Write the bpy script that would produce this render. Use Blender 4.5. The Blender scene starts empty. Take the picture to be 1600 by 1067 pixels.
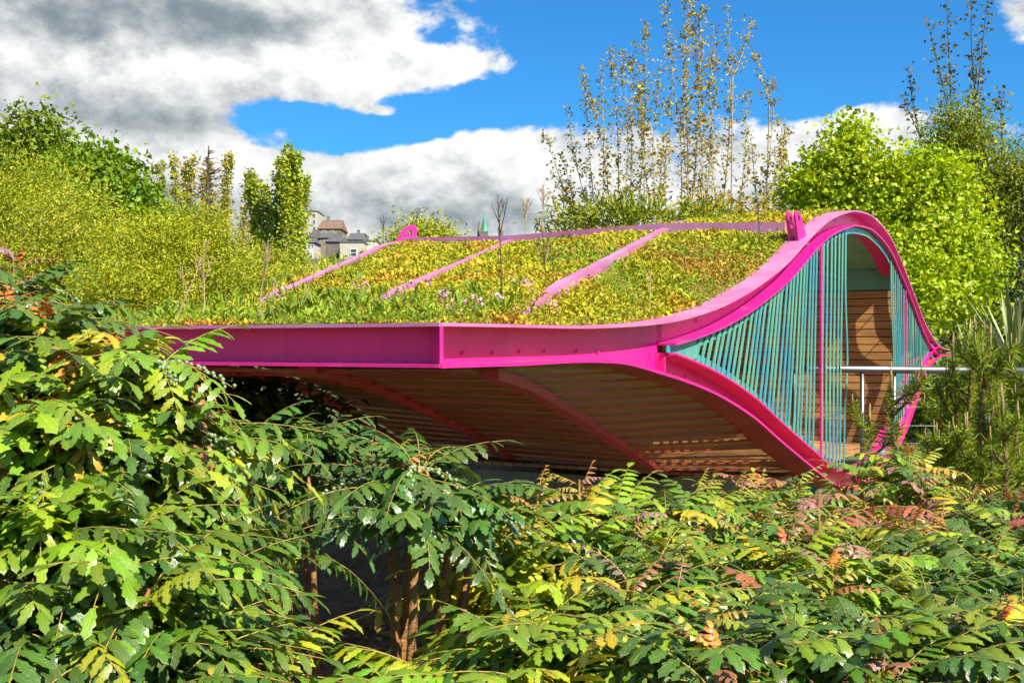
import bpy, math, random
import numpy as np
from mathutils import Vector, Matrix, Euler

rng = np.random.default_rng(7)
random.seed(7)
sc = bpy.context.scene
COL = sc.collection
R = math.radians

# ------------------------------------------------------------------ camera
CAMH = 2.0                    # eye height above the path
F = 1800.0                    # focal length in photo pixels (1600 wide)
HOR = 540.0                   # row of the horizon in the photo
cam_d = bpy.data.cameras.new('camera')
cam_d.sensor_width = 36.0
cam_d.lens = F / 1600 * 36
cam_d.shift_y = (HOR - 533.5) / 1600
cam_d.clip_start = 0.05
cam_d.clip_end = 6000
cam = bpy.data.objects.new('camera', cam_d)
cam.location = (0, 0, CAMH)
cam.rotation_euler = (R(90), 0, 0)
COL.objects.link(cam)
sc.camera = cam

# ------------------------------------------------------------------ light
SUN_AZ = 138.0   # degrees clockwise from +Y (view direction): from the right, a little behind the camera
SUN_EL = 46.0
to_sun = Vector((math.sin(R(SUN_AZ)) * math.cos(R(SUN_EL)), math.cos(R(SUN_AZ)) * math.cos(R(SUN_EL)), math.sin(R(SUN_EL))))
sun_d = bpy.data.lights.new('sun', 'SUN')
sun_d.energy = 3.9
sun_d.angle = R(0.6)
sun_d.color = (1.0, 0.94, 0.83)
sun = bpy.data.objects.new('sun', sun_d)
sun.rotation_euler = (-to_sun).to_track_quat('-Z', 'Y').to_euler()
COL.objects.link(sun)

sc.view_settings.view_transform = 'Standard'
sc.view_settings.look = 'None'
sc.view_settings.exposure = 1.42
sc.view_settings.gamma = 1.0
sc.view_settings.use_curve_mapping = False
sc.cycles.use_adaptive_sampling = True
sc.cycles.adaptive_threshold = 0.03
sc.cycles.max_bounces = 4
sc.cycles.diffuse_bounces = 3
sc.cycles.glossy_bounces = 2
sc.cycles.transmission_bounces = 3
sc.cycles.transparent_max_bounces = 6

# ------------------------------------------------------------------ world: Nishita sky with clouds
world = bpy.data.worlds.new('World')
sc.world = world
world.use_nodes = True
world.cycles.sampling_method = 'MANUAL'
world.cycles.sample_map_resolution = 256
NT = world.node_tree
NT.nodes.clear()


class G:
    """tiny helper for math nodes"""
    def __init__(s, nt): s.nt = nt
    def val(s, x, sock):
        if isinstance(x, (int, float)): sock.default_value = x
        else: s.nt.links.new(x, sock)
    def m(s, op, a, b=0.0, c=None):
        n = s.nt.nodes.new('ShaderNodeMath'); n.operation = op
        s.val(a, n.inputs[0]); s.val(b, n.inputs[1])
        if c is not None: s.val(c, n.inputs[2])
        return n.outputs[0]
    def ss(s, x, a, b):
        n = s.nt.nodes.new('ShaderNodeMapRange'); n.interpolation_type = 'SMOOTHSTEP'
        s.val(x, n.inputs[0]); n.inputs[1].default_value = a; n.inputs[2].default_value = b
        return n.outputs[0]
    def comb(s, x, y, z):
        n = s.nt.nodes.new('ShaderNodeCombineXYZ')
        for i, v in enumerate((x, y, z)): s.val(v, n.inputs[i])
        return n.outputs[0]
    def noise(s, vec, scale, detail=5, rough=0.5, dist=0.0, out='Fac'):
        n = s.nt.nodes.new('ShaderNodeTexNoise')
        s.nt.links.new(vec, n.inputs['Vector'])
        n.inputs['Scale'].default_value = scale; n.inputs['Detail'].default_value = detail
        n.inputs['Roughness'].default_value = rough; n.inputs['Distortion'].default_value = dist
        return n.outputs[out]
    def mix(s, f, a, b, blend='MIX'):
        n = s.nt.nodes.new('ShaderNodeMix'); n.data_type = 'RGBA'; n.blend_type = blend
        s.val(f, n.inputs[0])
        for v, k in ((a, 6), (b, 7)):
            if isinstance(v, tuple): n.inputs[k].default_value = (*v[:3], 1)
            else: s.nt.links.new(v, n.inputs[k])
        return n.outputs[2]


g = G(NT)
tc = NT.nodes.new('ShaderNodeTexCoord')
sx = NT.nodes.new('ShaderNodeSeparateXYZ')
NT.links.new(tc.outputs['Generated'], sx.inputs[0])
az = g.m('ARCTAN2', sx.outputs[0], sx.outputs[1])
el = g.m('ARCSINE', sx.outputs[2])
sky = NT.nodes.new('ShaderNodeTexSky')
sky.sky_type = 'NISHITA'
sky.sun_disc = False
sky.sun_elevation = R(SUN_EL)
sky.sun_rotation = R(SUN_AZ)
sky.altitude = 50
sky.air_density = 1.0
sky.dust_density = 0.3
sky.ozone_density = 2.0
skyc = g.mix(1.0, sky.outputs[0], (0.10, 0.36, 0.58), 'MULTIPLY')


def ang(px, py):
    a = math.atan((px - 800) / F)
    return a, math.atan((HOR - py) / F * math.cos(a))


# banks of cloud and the clear gaps between them: centre, half size (photo scale of the angles), strength
BUMPS = [(120, 60, 420, 110, .50), (520, 70, 260, 90, .40), (760, 95, 110, 50, .34), (200, 200, 330, 110, .36),
         (720, 245, 170, 55, .42), (560, 290, 160, 45, .34), (900, 290, 380, 100, .40), (460, 345, 480, 70, .42), (1000, 400, 900, 60, .3), (1120, 260, 120, 70, .22),
         (1345, 190, 62, 42, .50), (1430, 200, 60, 50, .34), (1590, 30, 50, 40, .50), (1240, 260, 60, 50, .30), (595, 176, 46, 11, .85), (705, 150, 40, 9, .35), (440, 205, 40, 14, .4),
         (520, 208, 115, 34, -1.1), (630, 190, 110, 30, -.80), (740, 165, 105, 28, -.75), (680, 62, 60, 24, -.50), (440, 170, 70, 22, -.45), (800, 150, 90, 24, -.60), (930, 70, 110, 80, -.85), (1180, 80, 200, 90, -.85),
         (870, 30, 90, 60, -.50), (1450, 60, 130, 60, -.60), (1010, 110, 150, 50, -.50), (1560, 130, 100, 40, -.45), (1290, 110, 80, 40, -.40)]


def bumps(lst):
    acc = None
    for (x, y, rx, ry, a) in lst:
        a0, e0 = ang(x, y)
        dx = g.m('MULTIPLY', g.m('SUBTRACT', az, a0), F / rx)
        dy = g.m('MULTIPLY', g.m('SUBTRACT', el, e0), F / ry)
        r2 = g.m('MULTIPLY_ADD', dx, dx, g.m('MULTIPLY', dy, dy))
        gs = g.m('EXPONENT', g.m('MULTIPLY', r2, -0.9))
        acc = g.m('MULTIPLY', gs, a) if acc is None else g.m('MULTIPLY_ADD', gs, a, acc)
    return acc


acc = bumps(BUMPS)
vec = g.comb(az, g.m('MULTIPLY', el, 1.4), 0.0)
n1 = g.noise(vec, 8.0, 8, 0.60, 0.0)
n2 = g.noise(vec, 36.0, 4, 0.60, 0.5)
dens = g.m('ADD', g.m('ADD', g.m('MULTIPLY', g.m('SUBTRACT', n1, 0.5), 2.3), g.m('MULTIPLY', g.m('SUBTRACT', n2, 0.5), 0.55)), acc)
mask = g.ss(dens, -0.04, 0.26)
# the light falls on the clouds from above right: compare with the density a little higher up
off = NT.nodes.new('ShaderNodeVectorMath'); off.operation = 'ADD'
NT.links.new(vec, off.inputs[0]); off.inputs[1].default_value = (0.008, 0.020, 0.0)
n1b = g.noise(off.outputs[0], 8.0, 5, 0.60, 0.0)
lit = g.m('ADD', g.m('MULTIPLY', g.m('SUBTRACT', n1, n1b), 2.4), g.m('MULTIPLY', g.m('SUBTRACT', n2, 0.5), 0.3))
DARK = [(110, 15, 300, 45, .40), (330, 45, 170, 34, .26), (140, 170, 260, 38, .32), (340, 205, 150, 28, .26), (560, 335, 260, 28, .36), (700, 320, 160, 34, .18), (30, 215, 90, 22, -.30), (440, 95, 220, 40, -.20), (600, 250, 200, 40, -.15)]
dk = g.m('MULTIPLY', bumps(DARK), g.m('MULTIPLY_ADD', n1, 2.4, -0.2))
shade = g.m('SUBTRACT', g.m('ADD', 0.68, lit), dk)
shade = g.ss(shade, 0.0, 1.0)
cl = g.mix(shade, (0.82, 1.04, 1.2), (3.75, 3.75, 3.7))
final = g.mix(mask, skyc, cl)
bg = NT.nodes.new('ShaderNodeBackground')
bg.inputs['Strength'].default_value = 0.11
NT.links.new(final, bg.inputs['Color'])
wo = NT.nodes.new('ShaderNodeOutputWorld')
NT.links.new(bg.outputs[0], wo.inputs['Surface'])

# ------------------------------------------------------------------ helpers

def P(px, py, Y):
    """world point seen at photo pixel px, py at distance Y"""
    return Vector(((px - 800) / F * Y, Y, CAMH + (HOR - py) / F * Y))


class MB:
    def __init__(s): s.v = []; s.f = []
    def quadstrip(s, rows, close=False):
        """rows: list of lists of points, equal length"""
        b = len(s.v); n = len(rows[0])
        for r in rows: s.v += [tuple(p) for p in r]
        for i in range(len(rows) - 1):
            for j in range(n if close else n - 1):
                k = (j + 1) % n
                s.f.append((b + i * n + j, b + i * n + k, b + (i + 1) * n + k, b + (i + 1) * n + j))
        return b
    def section(s, rows):
        """closed tube of equal rings with end caps"""
        b = s.quadstrip(rows, True); n = len(rows[0])
        s.f.append(tuple(range(b + n - 1, b - 1, -1)))
        e = b + (len(rows) - 1) * n
        s.f.append(tuple(range(e, e + n)))
    def box(s, c, size, rz=0.0):
        cx, cy, cz = c; hx, hy, hz = size[0] / 2, size[1] / 2, size[2] / 2
        co, si = math.cos(rz), math.sin(rz)
        rings = []
        for z in (-hz, hz):
            rings.append([(cx + x * co - y * si, cy + x * si + y * co, cz + z) for x, y in ((-hx, -hy), (hx, -hy), (hx, hy), (-hx, hy))])
        s.section(rings)
    def tube(s, pts, radii, n=6):
        pts = [Vector(p) for p in pts]
        rows = []
        up = Vector((0.13, 0.21, 1)).normalized()
        for i, p in enumerate(pts):
            t = (pts[min(i + 1, len(pts) - 1)] - pts[max(i - 1, 0)])
            if t.length < 1e-9: t = Vector((0, 0, 1))
            t.normalize()
            a = t.cross(up)
            if a.length < 1e-3: a = t.cross(Vector((1, 0, 0)))
            a.normalize(); b2 = t.cross(a)
            r = radii[i] if hasattr(radii, '__len__') else radii
            rows.append([p + a * (math.cos(2 * math.pi * k / n) * r) + b2 * (math.sin(2 * math.pi * k / n) * r) for k in range(n)])
        s.section(rows)
    def sphere(s, c, r, n=6, m=4):
        c = Vector(c)
        rows = []
        for i in range(m + 1):
            th = math.pi * (i + 0.02) / (m + 0.04)
            rows.append([c + Vector((math.sin(th) * math.cos(2 * math.pi * k / n), math.sin(th) * math.sin(2 * math.pi * k / n), math.cos(th))) * r for k in range(n)])
        s.section(rows)
    def mesh(s, name, mat, smooth=False):
        me = bpy.data.meshes.new(name)
        me.from_pydata(s.v, [], s.f)
        if mat:
            for m in (mat if isinstance(mat, (list, tuple)) else [mat]): me.materials.append(m)
        if smooth:
            me.polygons.foreach_set('use_smooth', [True] * len(me.polygons))
        me.update()
        return me
    def build(s, name, mat, parent=None, smooth=False):
        return link(name, s.mesh(name, mat, smooth), parent)


def link(name, me, parent=None):
    o = bpy.data.objects.new(name, me)
    COL.objects.link(o)
    if parent is not None: o.parent = parent
    return o


def empty(name, label, cat, group=None, loc=(0, 0, 0)):
    o = bpy.data.objects.new(name, None)
    o.empty_display_size = 0.1
    o.location = loc
    COL.objects.link(o)
    tag(o, label, cat, group)
    return o


def tag(o, label=None, cat=None, group=None, kind=None):
    if label: o['label'] = label
    if cat: o['category'] = cat
    if group: o['group'] = group
    if kind: o['kind'] = kind
    return o


def npmesh(name, V, loops, starts, mat, col=None, smooth=False):
    """fast mesh from numpy arrays"""
    me = bpy.data.meshes.new(name)
    me.vertices.add(len(V)); me.vertices.foreach_set('co', np.ascontiguousarray(V, dtype=np.float32).ravel())
    me.loops.add(len(loops)); me.loops.foreach_set('vertex_index', np.ascontiguousarray(loops, dtype=np.int32))
    me.polygons.add(len(starts)); me.polygons.foreach_set('loop_start', np.ascontiguousarray(starts, dtype=np.int32))
    if col is not None:
        a = me.color_attributes.new('Col', 'FLOAT_COLOR', 'POINT')
        a.data.foreach_set('color', np.ascontiguousarray(col, dtype=np.float32).ravel())
    me.update(calc_edges=True)
    if smooth: me.polygons.foreach_set('use_smooth', np.ones(len(starts), dtype=bool))
    me.materials.append(mat)
    return me


def unit(a): return a / np.maximum(np.linalg.norm(a, axis=-1, keepdims=True), 1e-9)


def leaf_mesh(name, C, D, L, W, col, mat, fold=0.25, nrm=None):
    """kites: base C, direction D, length L, width W, one colour each"""
    n = len(C)
    D = unit(D)
    if nrm is None: nrm = rng.normal(size=(n, 3)) + np.array([0.25, -0.35, 0.9])
    S = unit(np.cross(D, nrm)); Nn = np.cross(S, D)
    L = np.broadcast_to(np.asarray(L, float), (n,))[:, None]; W = np.broadcast_to(np.asarray(W, float), (n,))[:, None]
    mid = C + D * L * 0.45
    V = np.stack([C, mid + S * W * 0.5 + Nn * W * fold, C + D * L - Nn * L * 0.12, mid - S * W * 0.5 + Nn * W * fold], 1).reshape(-1, 3)
    b = (np.arange(n) * 4)[:, None]
    loops = (b + np.array([0, 1, 2, 0, 2, 3])[None]).ravel()
    starts = np.arange(2 * n) * 3
    c4 = np.repeat(np.concatenate([col, np.ones((n, 1))], 1), 4, 0)
    return npmesh(name, V, loops, starts, mat, c4)


def palette(pal, n, jit=0.12):
    pal = np.array(pal, float)
    w = pal[:, 3] / pal[:, 3].sum()
    c = pal[rng.choice(len(pal), n, p=w), :3]
    return np.clip(c * (1 + rng.normal(size=(n, 1)) * jit) * (1 + rng.normal(size=(n, 3)) * jit * 0.3), 0.002, 0.9)


def pchip(xs, ys):
    xs = np.asarray(xs, float); ys = np.asarray(ys, float)
    h = np.diff(xs); d = np.diff(ys) / h
    m = np.zeros_like(ys); m[0] = d[0]; m[-1] = d[-1]
    for i in range(1, len(xs) - 1):
        if d[i - 1] * d[i] > 0:
            w1 = 2 * h[i] + h[i - 1]; w2 = h[i] + 2 * h[i - 1]
            m[i] = (w1 + w2) / (w1 / d[i - 1] + w2 / d[i])
    def f(x):
        x = np.clip(np.asarray(x, float), xs[0], xs[-1])
        i = np.clip(np.searchsorted(xs, x) - 1, 0, len(h) - 1)
        t = (x - xs[i]) / h[i]
        return ((2 * t**3 - 3 * t**2 + 1) * ys[i] + (t**3 - 2 * t**2 + t) * h[i] * m[i] + (-2 * t**3 + 3 * t**2) * ys[i + 1] + (t**3 - t**2) * h[i] * m[i + 1])
    return f


# ------------------------------------------------------------------ materials

def mat_new(name):
    m = bpy.data.materials.new(name); m.use_nodes = True
    nt = m.node_tree
    b = nt.nodes['Principled BSDF']
    return m, nt, b, G(nt)


def objvec(nt):
    t = nt.nodes.new('ShaderNodeTexCoord'); return t.outputs['Object']


def solid(name, c, rough=0.6, var=0.25, scale=6.0, metal=0.0, spec=0.5, bump=0.0, bscale=40.0, c2=None, coat=0.0):
    m, nt, b, q = mat_new(name)
    v = objvec(nt)
    n = q.noise(v, scale, 6, 0.6)
    c2 = c2 or tuple(x * (1 - var) for x in c)
    colr = q.mix(q.ss(n, 0.3, 0.7), c2, c)
    nt.links.new(colr, b.inputs['Base Color'])
    b.inputs['Metallic'].default_value = metal
    b.inputs['Specular IOR Level'].default_value = spec
    b.inputs['Coat Weight'].default_value = coat
    rn = q.noise(v, scale * 3, 4, 0.6)
    nt.links.new(q.m('ADD', rough - 0.08, q.m('MULTIPLY', rn, 0.16)), b.inputs['Roughness'])
    if bump > 0:
        bn = nt.nodes.new('ShaderNodeBump'); bn.inputs['Strength'].default_value = bump; bn.inputs['Distance'].default_value = 0.02
        nt.links.new(q.noise(v, bscale, 6, 0.6), bn.inputs['Height'])
        nt.links.new(bn.outputs[0], b.inputs['Normal'])
    return m


def foliage(name, rough=0.5, trans=0.35, spec=0.35):
    m, nt, b, q = mat_new(name)
    a = nt.nodes.new('ShaderNodeAttribute'); a.attribute_name = 'Col'
    nt.links.new(a.outputs['Color'], b.inputs['Base Color'])
    b.inputs['Roughness'].default_value = rough
    b.inputs['Specular IOR Level'].default_value = spec
    t = nt.nodes.new('ShaderNodeBsdfTranslucent')
    nt.links.new(q.mix(1.0, a.outputs['Color'], (1.15, 1.1, 0.6), 'MULTIPLY'), t.inputs['Color'])
    mx = nt.nodes.new('ShaderNodeMixShader'); mx.inputs[0].default_value = trans
    nt.links.new(b.outputs[0], mx.inputs[1]); nt.links.new(t.outputs[0], mx.inputs[2])
    nt.links.new(mx.outputs[0], nt.nodes['Material Output'].inputs['Surface'])
    return m


M = {}
def paint(name, c, c2, rough=0.34):
    """gloss paint on steel with dirt streaks, dust and scuffs of its own"""
    m, nt, b, q = mat_new(name)
    v = objvec(nt)
    n = q.noise(v, 2.2, 5, 0.6)
    colr = q.mix(q.ss(n, 0.35, 0.7), c2, c)
    spots = q.ss(q.noise(v, 60, 4, 0.7), 0.69, 0.76)
    dirt = q.ss(q.noise(v, 9, 7, 0.72), 0.56, 0.76)
    mp = nt.nodes.new('ShaderNodeMapping'); mp.inputs['Scale'].default_value = (14, 14, 1.2); nt.links.new(v, mp.inputs[0])
    streak = q.ss(q.noise(mp.outputs[0], 2.0, 5, 0.6), 0.52, 0.72)
    colr = q.mix(q.m('MULTIPLY', streak, 0.30), colr, q.mix(1.0, colr, (0.62, 0.5, 0.6), 'MULTIPLY'))
    chalk = q.ss(q.noise(v, 3.3, 6, 0.7), 0.55, 0.8)
    colr = q.mix(q.m('MULTIPLY', chalk, 0.16), colr, (0.75, 0.45, 0.6))
    colr = q.mix(q.m('MULTIPLY', dirt, 0.22), colr, (0.16, 0.05, 0.06))
    colr = q.mix(q.m('MULTIPLY', spots, 0.5), colr, (0.10, 0.05, 0.04))
    nt.links.new(colr, b.inputs['Base Color'])
    nt.links.new(q.m('ADD', rough, q.m('MULTIPLY', dirt, 0.25)), b.inputs['Roughness'])
    b.inputs['Specular IOR Level'].default_value = 0.55
    bn = nt.nodes.new('ShaderNodeBump'); bn.inputs['Strength'].default_value = 0.12; bn.inputs['Distance'].default_value = 0.01
    nt.links.new(q.noise(v, 35, 4, 0.6), bn.inputs['Height']); nt.links.new(bn.outputs[0], b.inputs['Normal'])
    return m


M['pink'] = paint('pink_paint', (0.70, 0.012, 0.225), (0.62, 0.010, 0.21))
M['pink_top'] = paint('sunlit_faded_pink_paint', (0.43, 0.20, 0.33), (0.44, 0.12, 0.27), 0.45)  # pale tone holds the sun's sheen on upper faces, plus faded ribs
M['red_brown'] = paint('red_brown_tone', (0.52, 0.095, 0.045), (0.44, 0.06, 0.04), 0.5)  # red-brown tone of the lower flange and hull battens
M['rib_red'] = paint('hull_rib_paint', (0.66, 0.075, 0.07), (0.55, 0.05, 0.055), 0.45)
M['steel'] = solid('stainless_steel', (0.24, 0.24, 0.235), 0.42, 0.1, 8, metal=1.0)
M['soil'] = solid('soil', (0.075, 0.045, 0.025), 0.95, 0.5, 3, bump=0.8, bscale=25)
M['moss'] = solid('mossy_substrate', (0.19, 0.20, 0.02), 0.95, 0.5, 7, bump=1.0, bscale=60, c2=(0.17, 0.10, 0.025))
M['bark'] = solid('bark', (0.20, 0.12, 0.055), 0.85, 0.45, 14, bump=0.7, bscale=45)
M['bark_orange'] = solid('shrub_stem_bark', (0.36, 0.17, 0.045), 0.75, 0.45, 30, bump=0.8, bscale=90)
M['bark_pale'] = solid('pale_bark', (0.40, 0.34, 0.24), 0.8, 0.4, 9, bump=0.5, bscale=40)
M['twig'] = solid('dry_twig', (0.42, 0.30, 0.15), 0.8, 0.35, 14)
M['twig_dark'] = solid('dark_twig', (0.085, 0.06, 0.045), 0.85, 0.4, 14)
M['leaf'] = foliage('leaf')
M['sedum'] = foliage('sedum_leaf', 0.6, 0.2, 0.25)
M['concrete'] = solid('concrete', (0.36, 0.36, 0.30), 0.85, 0.3, 3, bump=0.3, bscale=30)


def teal_paint():
    m, nt, b, q = mat_new('teal_paint')
    v = objvec(nt)
    c = q.mix(q.ss(q.noise(v, 1.6, 4, 0.6, 0.4), 0.38, 0.62), (0.05, 0.30, 0.38), (0.12, 0.38, 0.27))
    c = q.mix(q.m('MULTIPLY', q.ss(q.noise(v, 14, 5, 0.7), 0.55, 0.75), 0.35), c, (0.02, 0.12, 0.14))
    nt.links.new(c, b.inputs['Base Color'])
    b.inputs['Metallic'].default_value = 0.25
    b.inputs['Roughness'].default_value = 0.30
    return m


def timber():
    m, nt, b, q = mat_new('hardwood_boards')
    v = objvec(nt)
    mp = nt.nodes.new('ShaderNodeMapping'); mp.inputs['Scale'].default_value = (1.2, 1.2, 22)
    nt.links.new(v, mp.inputs[0])
    n = q.noise(mp.outputs[0], 3.0, 8, 0.65, 0.6)
    oi = nt.nodes.new('ShaderNodeObjectInfo')
    c = q.mix(q.ss(n, 0.3, 0.7), (0.34, 0.16, 0.05), (0.64, 0.34, 0.12))
    c = q.mix(q.m('MULTIPLY', oi.outputs['Random'], 0.55), c, (0.16, 0.075, 0.03))
    nt.links.new(c, b.inputs['Base Color']); b.inputs['Roughness'].default_value = 0.5
    return m


def wire_mesh():
    m, nt, b, q = mat_new('woven_wire_mesh')
    uv = nt.nodes.new('ShaderNodeUVMap')
    s = nt.nodes.new('ShaderNodeSeparateXYZ'); nt.links.new(uv.outputs[0], s.inputs[0])
    k = 1 / 0.022
    a = q.m('FRACT', q.m('MULTIPLY', q.m('ADD', s.outputs[0], s.outputs[1]), k))
    c = q.m('FRACT', q.m('MULTIPLY', q.m('SUBTRACT', s.outputs[0], s.outputs[1]), k))
    wire = q.m('MAXIMUM', q.m('LESS_THAN', a, 0.42), q.m('LESS_THAN', c, 0.42))
    b.inputs['Base Color'].default_value = (0.55, 0.38, 0.16, 1)
    b.inputs['Metallic'].default_value = 0.4; b.inputs['Roughness'].default_value = 0.5
    tr = nt.nodes.new('ShaderNodeBsdfTransparent')
    mx = nt.nodes.new('ShaderNodeMixShader')
    nt.links.new(wire, mx.inputs[0]); nt.links.new(tr.outputs[0], mx.inputs[1]); nt.links.new(b.outputs[0], mx.inputs[2])
    nt.links.new(mx.outputs[0], nt.nodes['Material Output'].inputs['Surface'])
    return m


M['teal'] = teal_paint()
M['teal_panel'] = solid('teal_green_panel', (0.17, 0.44, 0.33), 0.5, 0.25, 5, bump=0.15, bscale=12)
M['timber'] = timber()
M['mesh'] = wire_mesh()

# ------------------------------------------------------------------ ground
def ground_h(x, y):
    r = np.hypot(x, y)
    t = np.clip((r - 38) / 220, 0, 1); t = t * t * (3 - 2 * t)
    h = t * 20 + np.clip((r - 258) / 900, 0, 1) * 25
    near = np.clip(1 - r / 40, 0, 1)
    return h + near * 0.05 * (np.sin(x * 2.1 + 1) + np.sin(y * 1.7)) - 0.03

rs = np.concatenate([np.linspace(0, 30, 45), np.geomspace(31, 3000, 60)])
th = np.linspace(0, 2 * math.pi, 121)[:-1]
gv = [(0, 0, float(ground_h(0, 0)))]
gf = []
for i, r in enumerate(rs[1:]):
    for t in th:
        x, y = r * math.cos(t), r * math.sin(t)
        gv.append((x, y, float(ground_h(np.float64(x), np.float64(y)))))
nT = len(th)
for j in range(nT): gf.append((0, 1 + j, 1 + (j + 1) % nT))
for i in range(len(rs) - 2):
    for j in range(nT):
        a = 1 + i * nT + j; b_ = 1 + i * nT + (j + 1) % nT
        gf.append((a, a + nT, b_ + nT, b_))
gm, gnt, gb, gq = mat_new('planted_ground')
gvv = objvec(gnt)
gl = gnt.nodes.new('ShaderNodeVectorMath'); gl.operation = 'LENGTH'; gnt.links.new(gvv, gl.inputs[0])
gn = gq.noise(gvv, 3.5, 8, 0.65)
near_c = gq.mix(gq.ss(gn, 0.35, 0.65), (0.08, 0.048, 0.025), (0.19, 0.11, 0.05))
far_c = gq.mix(gq.ss(gq.noise(gvv, 0.4, 8, 0.6), 0.35, 0.65), (0.06, 0.09, 0.02), (0.11, 0.14, 0.03))
gcol = gq.mix(gq.ss(gl.outputs['Value'], 11, 17), near_c, far_c)
gnt.links.new(gcol, gb.inputs['Base Color']); gb.inputs['Roughness'].default_value = 0.95
bn = gnt.nodes.new('ShaderNodeBump'); bn.inputs['Strength'].default_value = 0.8; bn.inputs['Distance'].default_value = 0.05
gnt.links.new(gq.noise(gvv, 18, 8, 0.7), bn.inputs['Height']); gnt.links.new(bn.outputs[0], gb.inputs['Normal'])
me = bpy.data.meshes.new('ground'); me.from_pydata(gv, [], gf); me.materials.append(gm); me.update()
me.polygons.foreach_set('use_smooth', [True] * len(me.polygons))
tag(link('ground', me), kind='structure')

# ------------------------------------------------------------------ the pavilion
# frame of the pod: l runs along the ridge away from the open end, s across it, z measured from eye level
TH = math.atan2(1000, F)
SV = np.array([math.sin(TH), math.cos(TH)])
LV = np.array([-math.cos(TH), math.sin(TH)])
P0 = np.array([-0.275, 4.5])
SC = 7.55


def pod(l, s, z):
    q = P0 + LV * l + SV * s
    return Vector((float(q[0]), float(q[1]), CAMH + float(z)))


def onrib(px, py, l0, k):
    """(s, z) of the point at a pixel in the vertical plane of a rib whose plan is l = l0 + k s"""
    o = P0 + LV * l0; d = SV + LV * k
    u = (px - 800) / F
    s = (u * o[1] - o[0]) / (d[0] - u * d[1])
    return s, (HOR - py) / F * (o[1] + d[1] * s)


RIB = {'E': (0.0, 0.0), 'A': (0.0, 0.231), 'B': (0.735, 0.376), 'C': (1.516, 0.453), 'D': (3.0, 0.50)}


def lrib(r, s):
    l0, k = RIB[r]
    s = np.asarray(s, float)
    return l0 + k * np.minimum(s, 2 * SC - s)


def prof(r, pts, extra=(), mirror=True):
    q = [onrib(x, y, *RIB[r]) for x, y in pts] + list(extra)
    q.sort()
    if mirror: q = q + [(2 * SC - s, z) for s, z in reversed(q) if s < SC - 0.05]
    return pchip([a for a, _ in q], [b for _, b in q])


ET = [(690, 504), (800, 506.5), (900, 509), (970, 507.5), (1040, 501.6), (1113, 483), (1162, 460), (1210.6, 427), (1235, 406), (1259, 379), (1279, 358), (1298, 342), (1320, 332),
      (1340, 329), (1360, 335), (1376, 349), (1390, 367), (1410, 410), (1430, 462), (1447, 506), (1460, 529), (1470, 541), (1486, 546)]
EB = [(690, 575), (800, 571.5), (900, 566.5), (956, 567), (1044, 588), (1109, 612), (1175, 651), (1219, 689), (1271, 732), (1306, 758)]
EBX = [(7.4, -1.36), (8.4, -1.34), (9.25, -1.14), (9.9, -.92), (10.4, -.69), (10.95, -.42), (11.5, -.24), (12.1, -.15), (13.3, -.13)]
top = {'E': prof('E', ET, mirror=False)}
top['A'] = prof('A', [(690, 506), (745, 500), (790, 487), (850, 462), (905, 435), (960, 405), (1000, 383), (1040, 362)], [(7.55, 1.24)])
top['B'] = prof('B', [(460, 509), (540, 490), (620, 460), (700, 425), (760, 398), (800, 380)], [(7.55, 1.13)])
top['C'] = prof('C', [(280, 511), (380, 484), (455, 455), (540, 416), (635, 384)], [(7.55, 1.06)])
top['D'] = pchip([0, 2, 4, 7.55, 11, 15.1], [.07, .09, .12, .16, .12, .07])
bot = {'E': prof('E', EB, EBX, mirror=False)}
bot['A'] = prof('A', [(690, 577), (740, 584), (800, 600), (860, 630), (920, 666), (980, 704), (1040, 738)], [(7.5, -1.22)])
bot['B'] = prof('B', [(460, 577), (520, 587), (600, 612), (680, 650), (740, 680), (810, 717)], [(7.5, -1.16)])
bot['C'] = pchip([0, 1.2, 2.5, 4, 5.5, 7.5, 9.6, 11.1, 12.6, 15.1], [-.1, -.17, -.34, -.64, -.95, -1.12, -.95, -.64, -.3, -.1])

pav = empty('pavilion', 'magenta steel garden pavilion with a humped planted roof and teal slatted open end', 'pavilion', loc=tuple(pod(2, 7.5, -2.0)))


def pbuild(mb, name, mat, parent=None, smooth=False):
    par = parent or pav
    o = mb.build(name, mat, None, smooth)
    o.parent = par
    o.matrix_parent_inverse = Matrix.Translation(-Vector(pav.location))
    if parent is not None: o.matrix_parent_inverse = Matrix.Identity(4)
    return o


def strip(mb, sz, d0, d1, n0, n1, path=None):
    """bar of rectangular section along a curve (s, z) of the end plane: d across the curve in the plane, n out of it"""
    sz = np.asarray(sz, float)
    t = np.gradient(sz, axis=0); t = t / np.linalg.norm(t, axis=1)[:, None]
    nn = np.stack([-t[:, 1], t[:, 0]], 1)
    rings = []
    for (p, m_) in zip(sz, nn):
        a = p + m_ * d0; b = p + m_ * d1
        rings.append([pod(-n0, *a), pod(-n0, *b), pod(-n1, *b), pod(-n1, *a)])
    mb.section(rings)


def curve(f, a, b, n): s = np.linspace(a, b, n); return np.stack([s, f(s)], 1)


STIP, SRT = 2.52, 12.15       # the eye's two corners
DEP = 0.150                   # depth of the two beams round the eye
m_ = MB(); strip(m_, curve(top['E'], 0.0, 13.0, 150), -0.014, 0.0, -0.175, 0.0)
pbuild(m_, 'upper_flange', M['pink_top'])
m_ = MB(); strip(m_, curve(bot['E'], 0.0, 13.2, 150), -0.001, 0.0155, -0.022, 0.002)
pbuild(m_, 'flange_lip', M['pink'])
m_ = MB(); strip(m_, curve(bot['E'], 0.0, 13.2, 150), 0.0, 0.014, -0.24, -0.023)
pbuild(m_, 'lower_flange', M['red_brown'])


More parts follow.
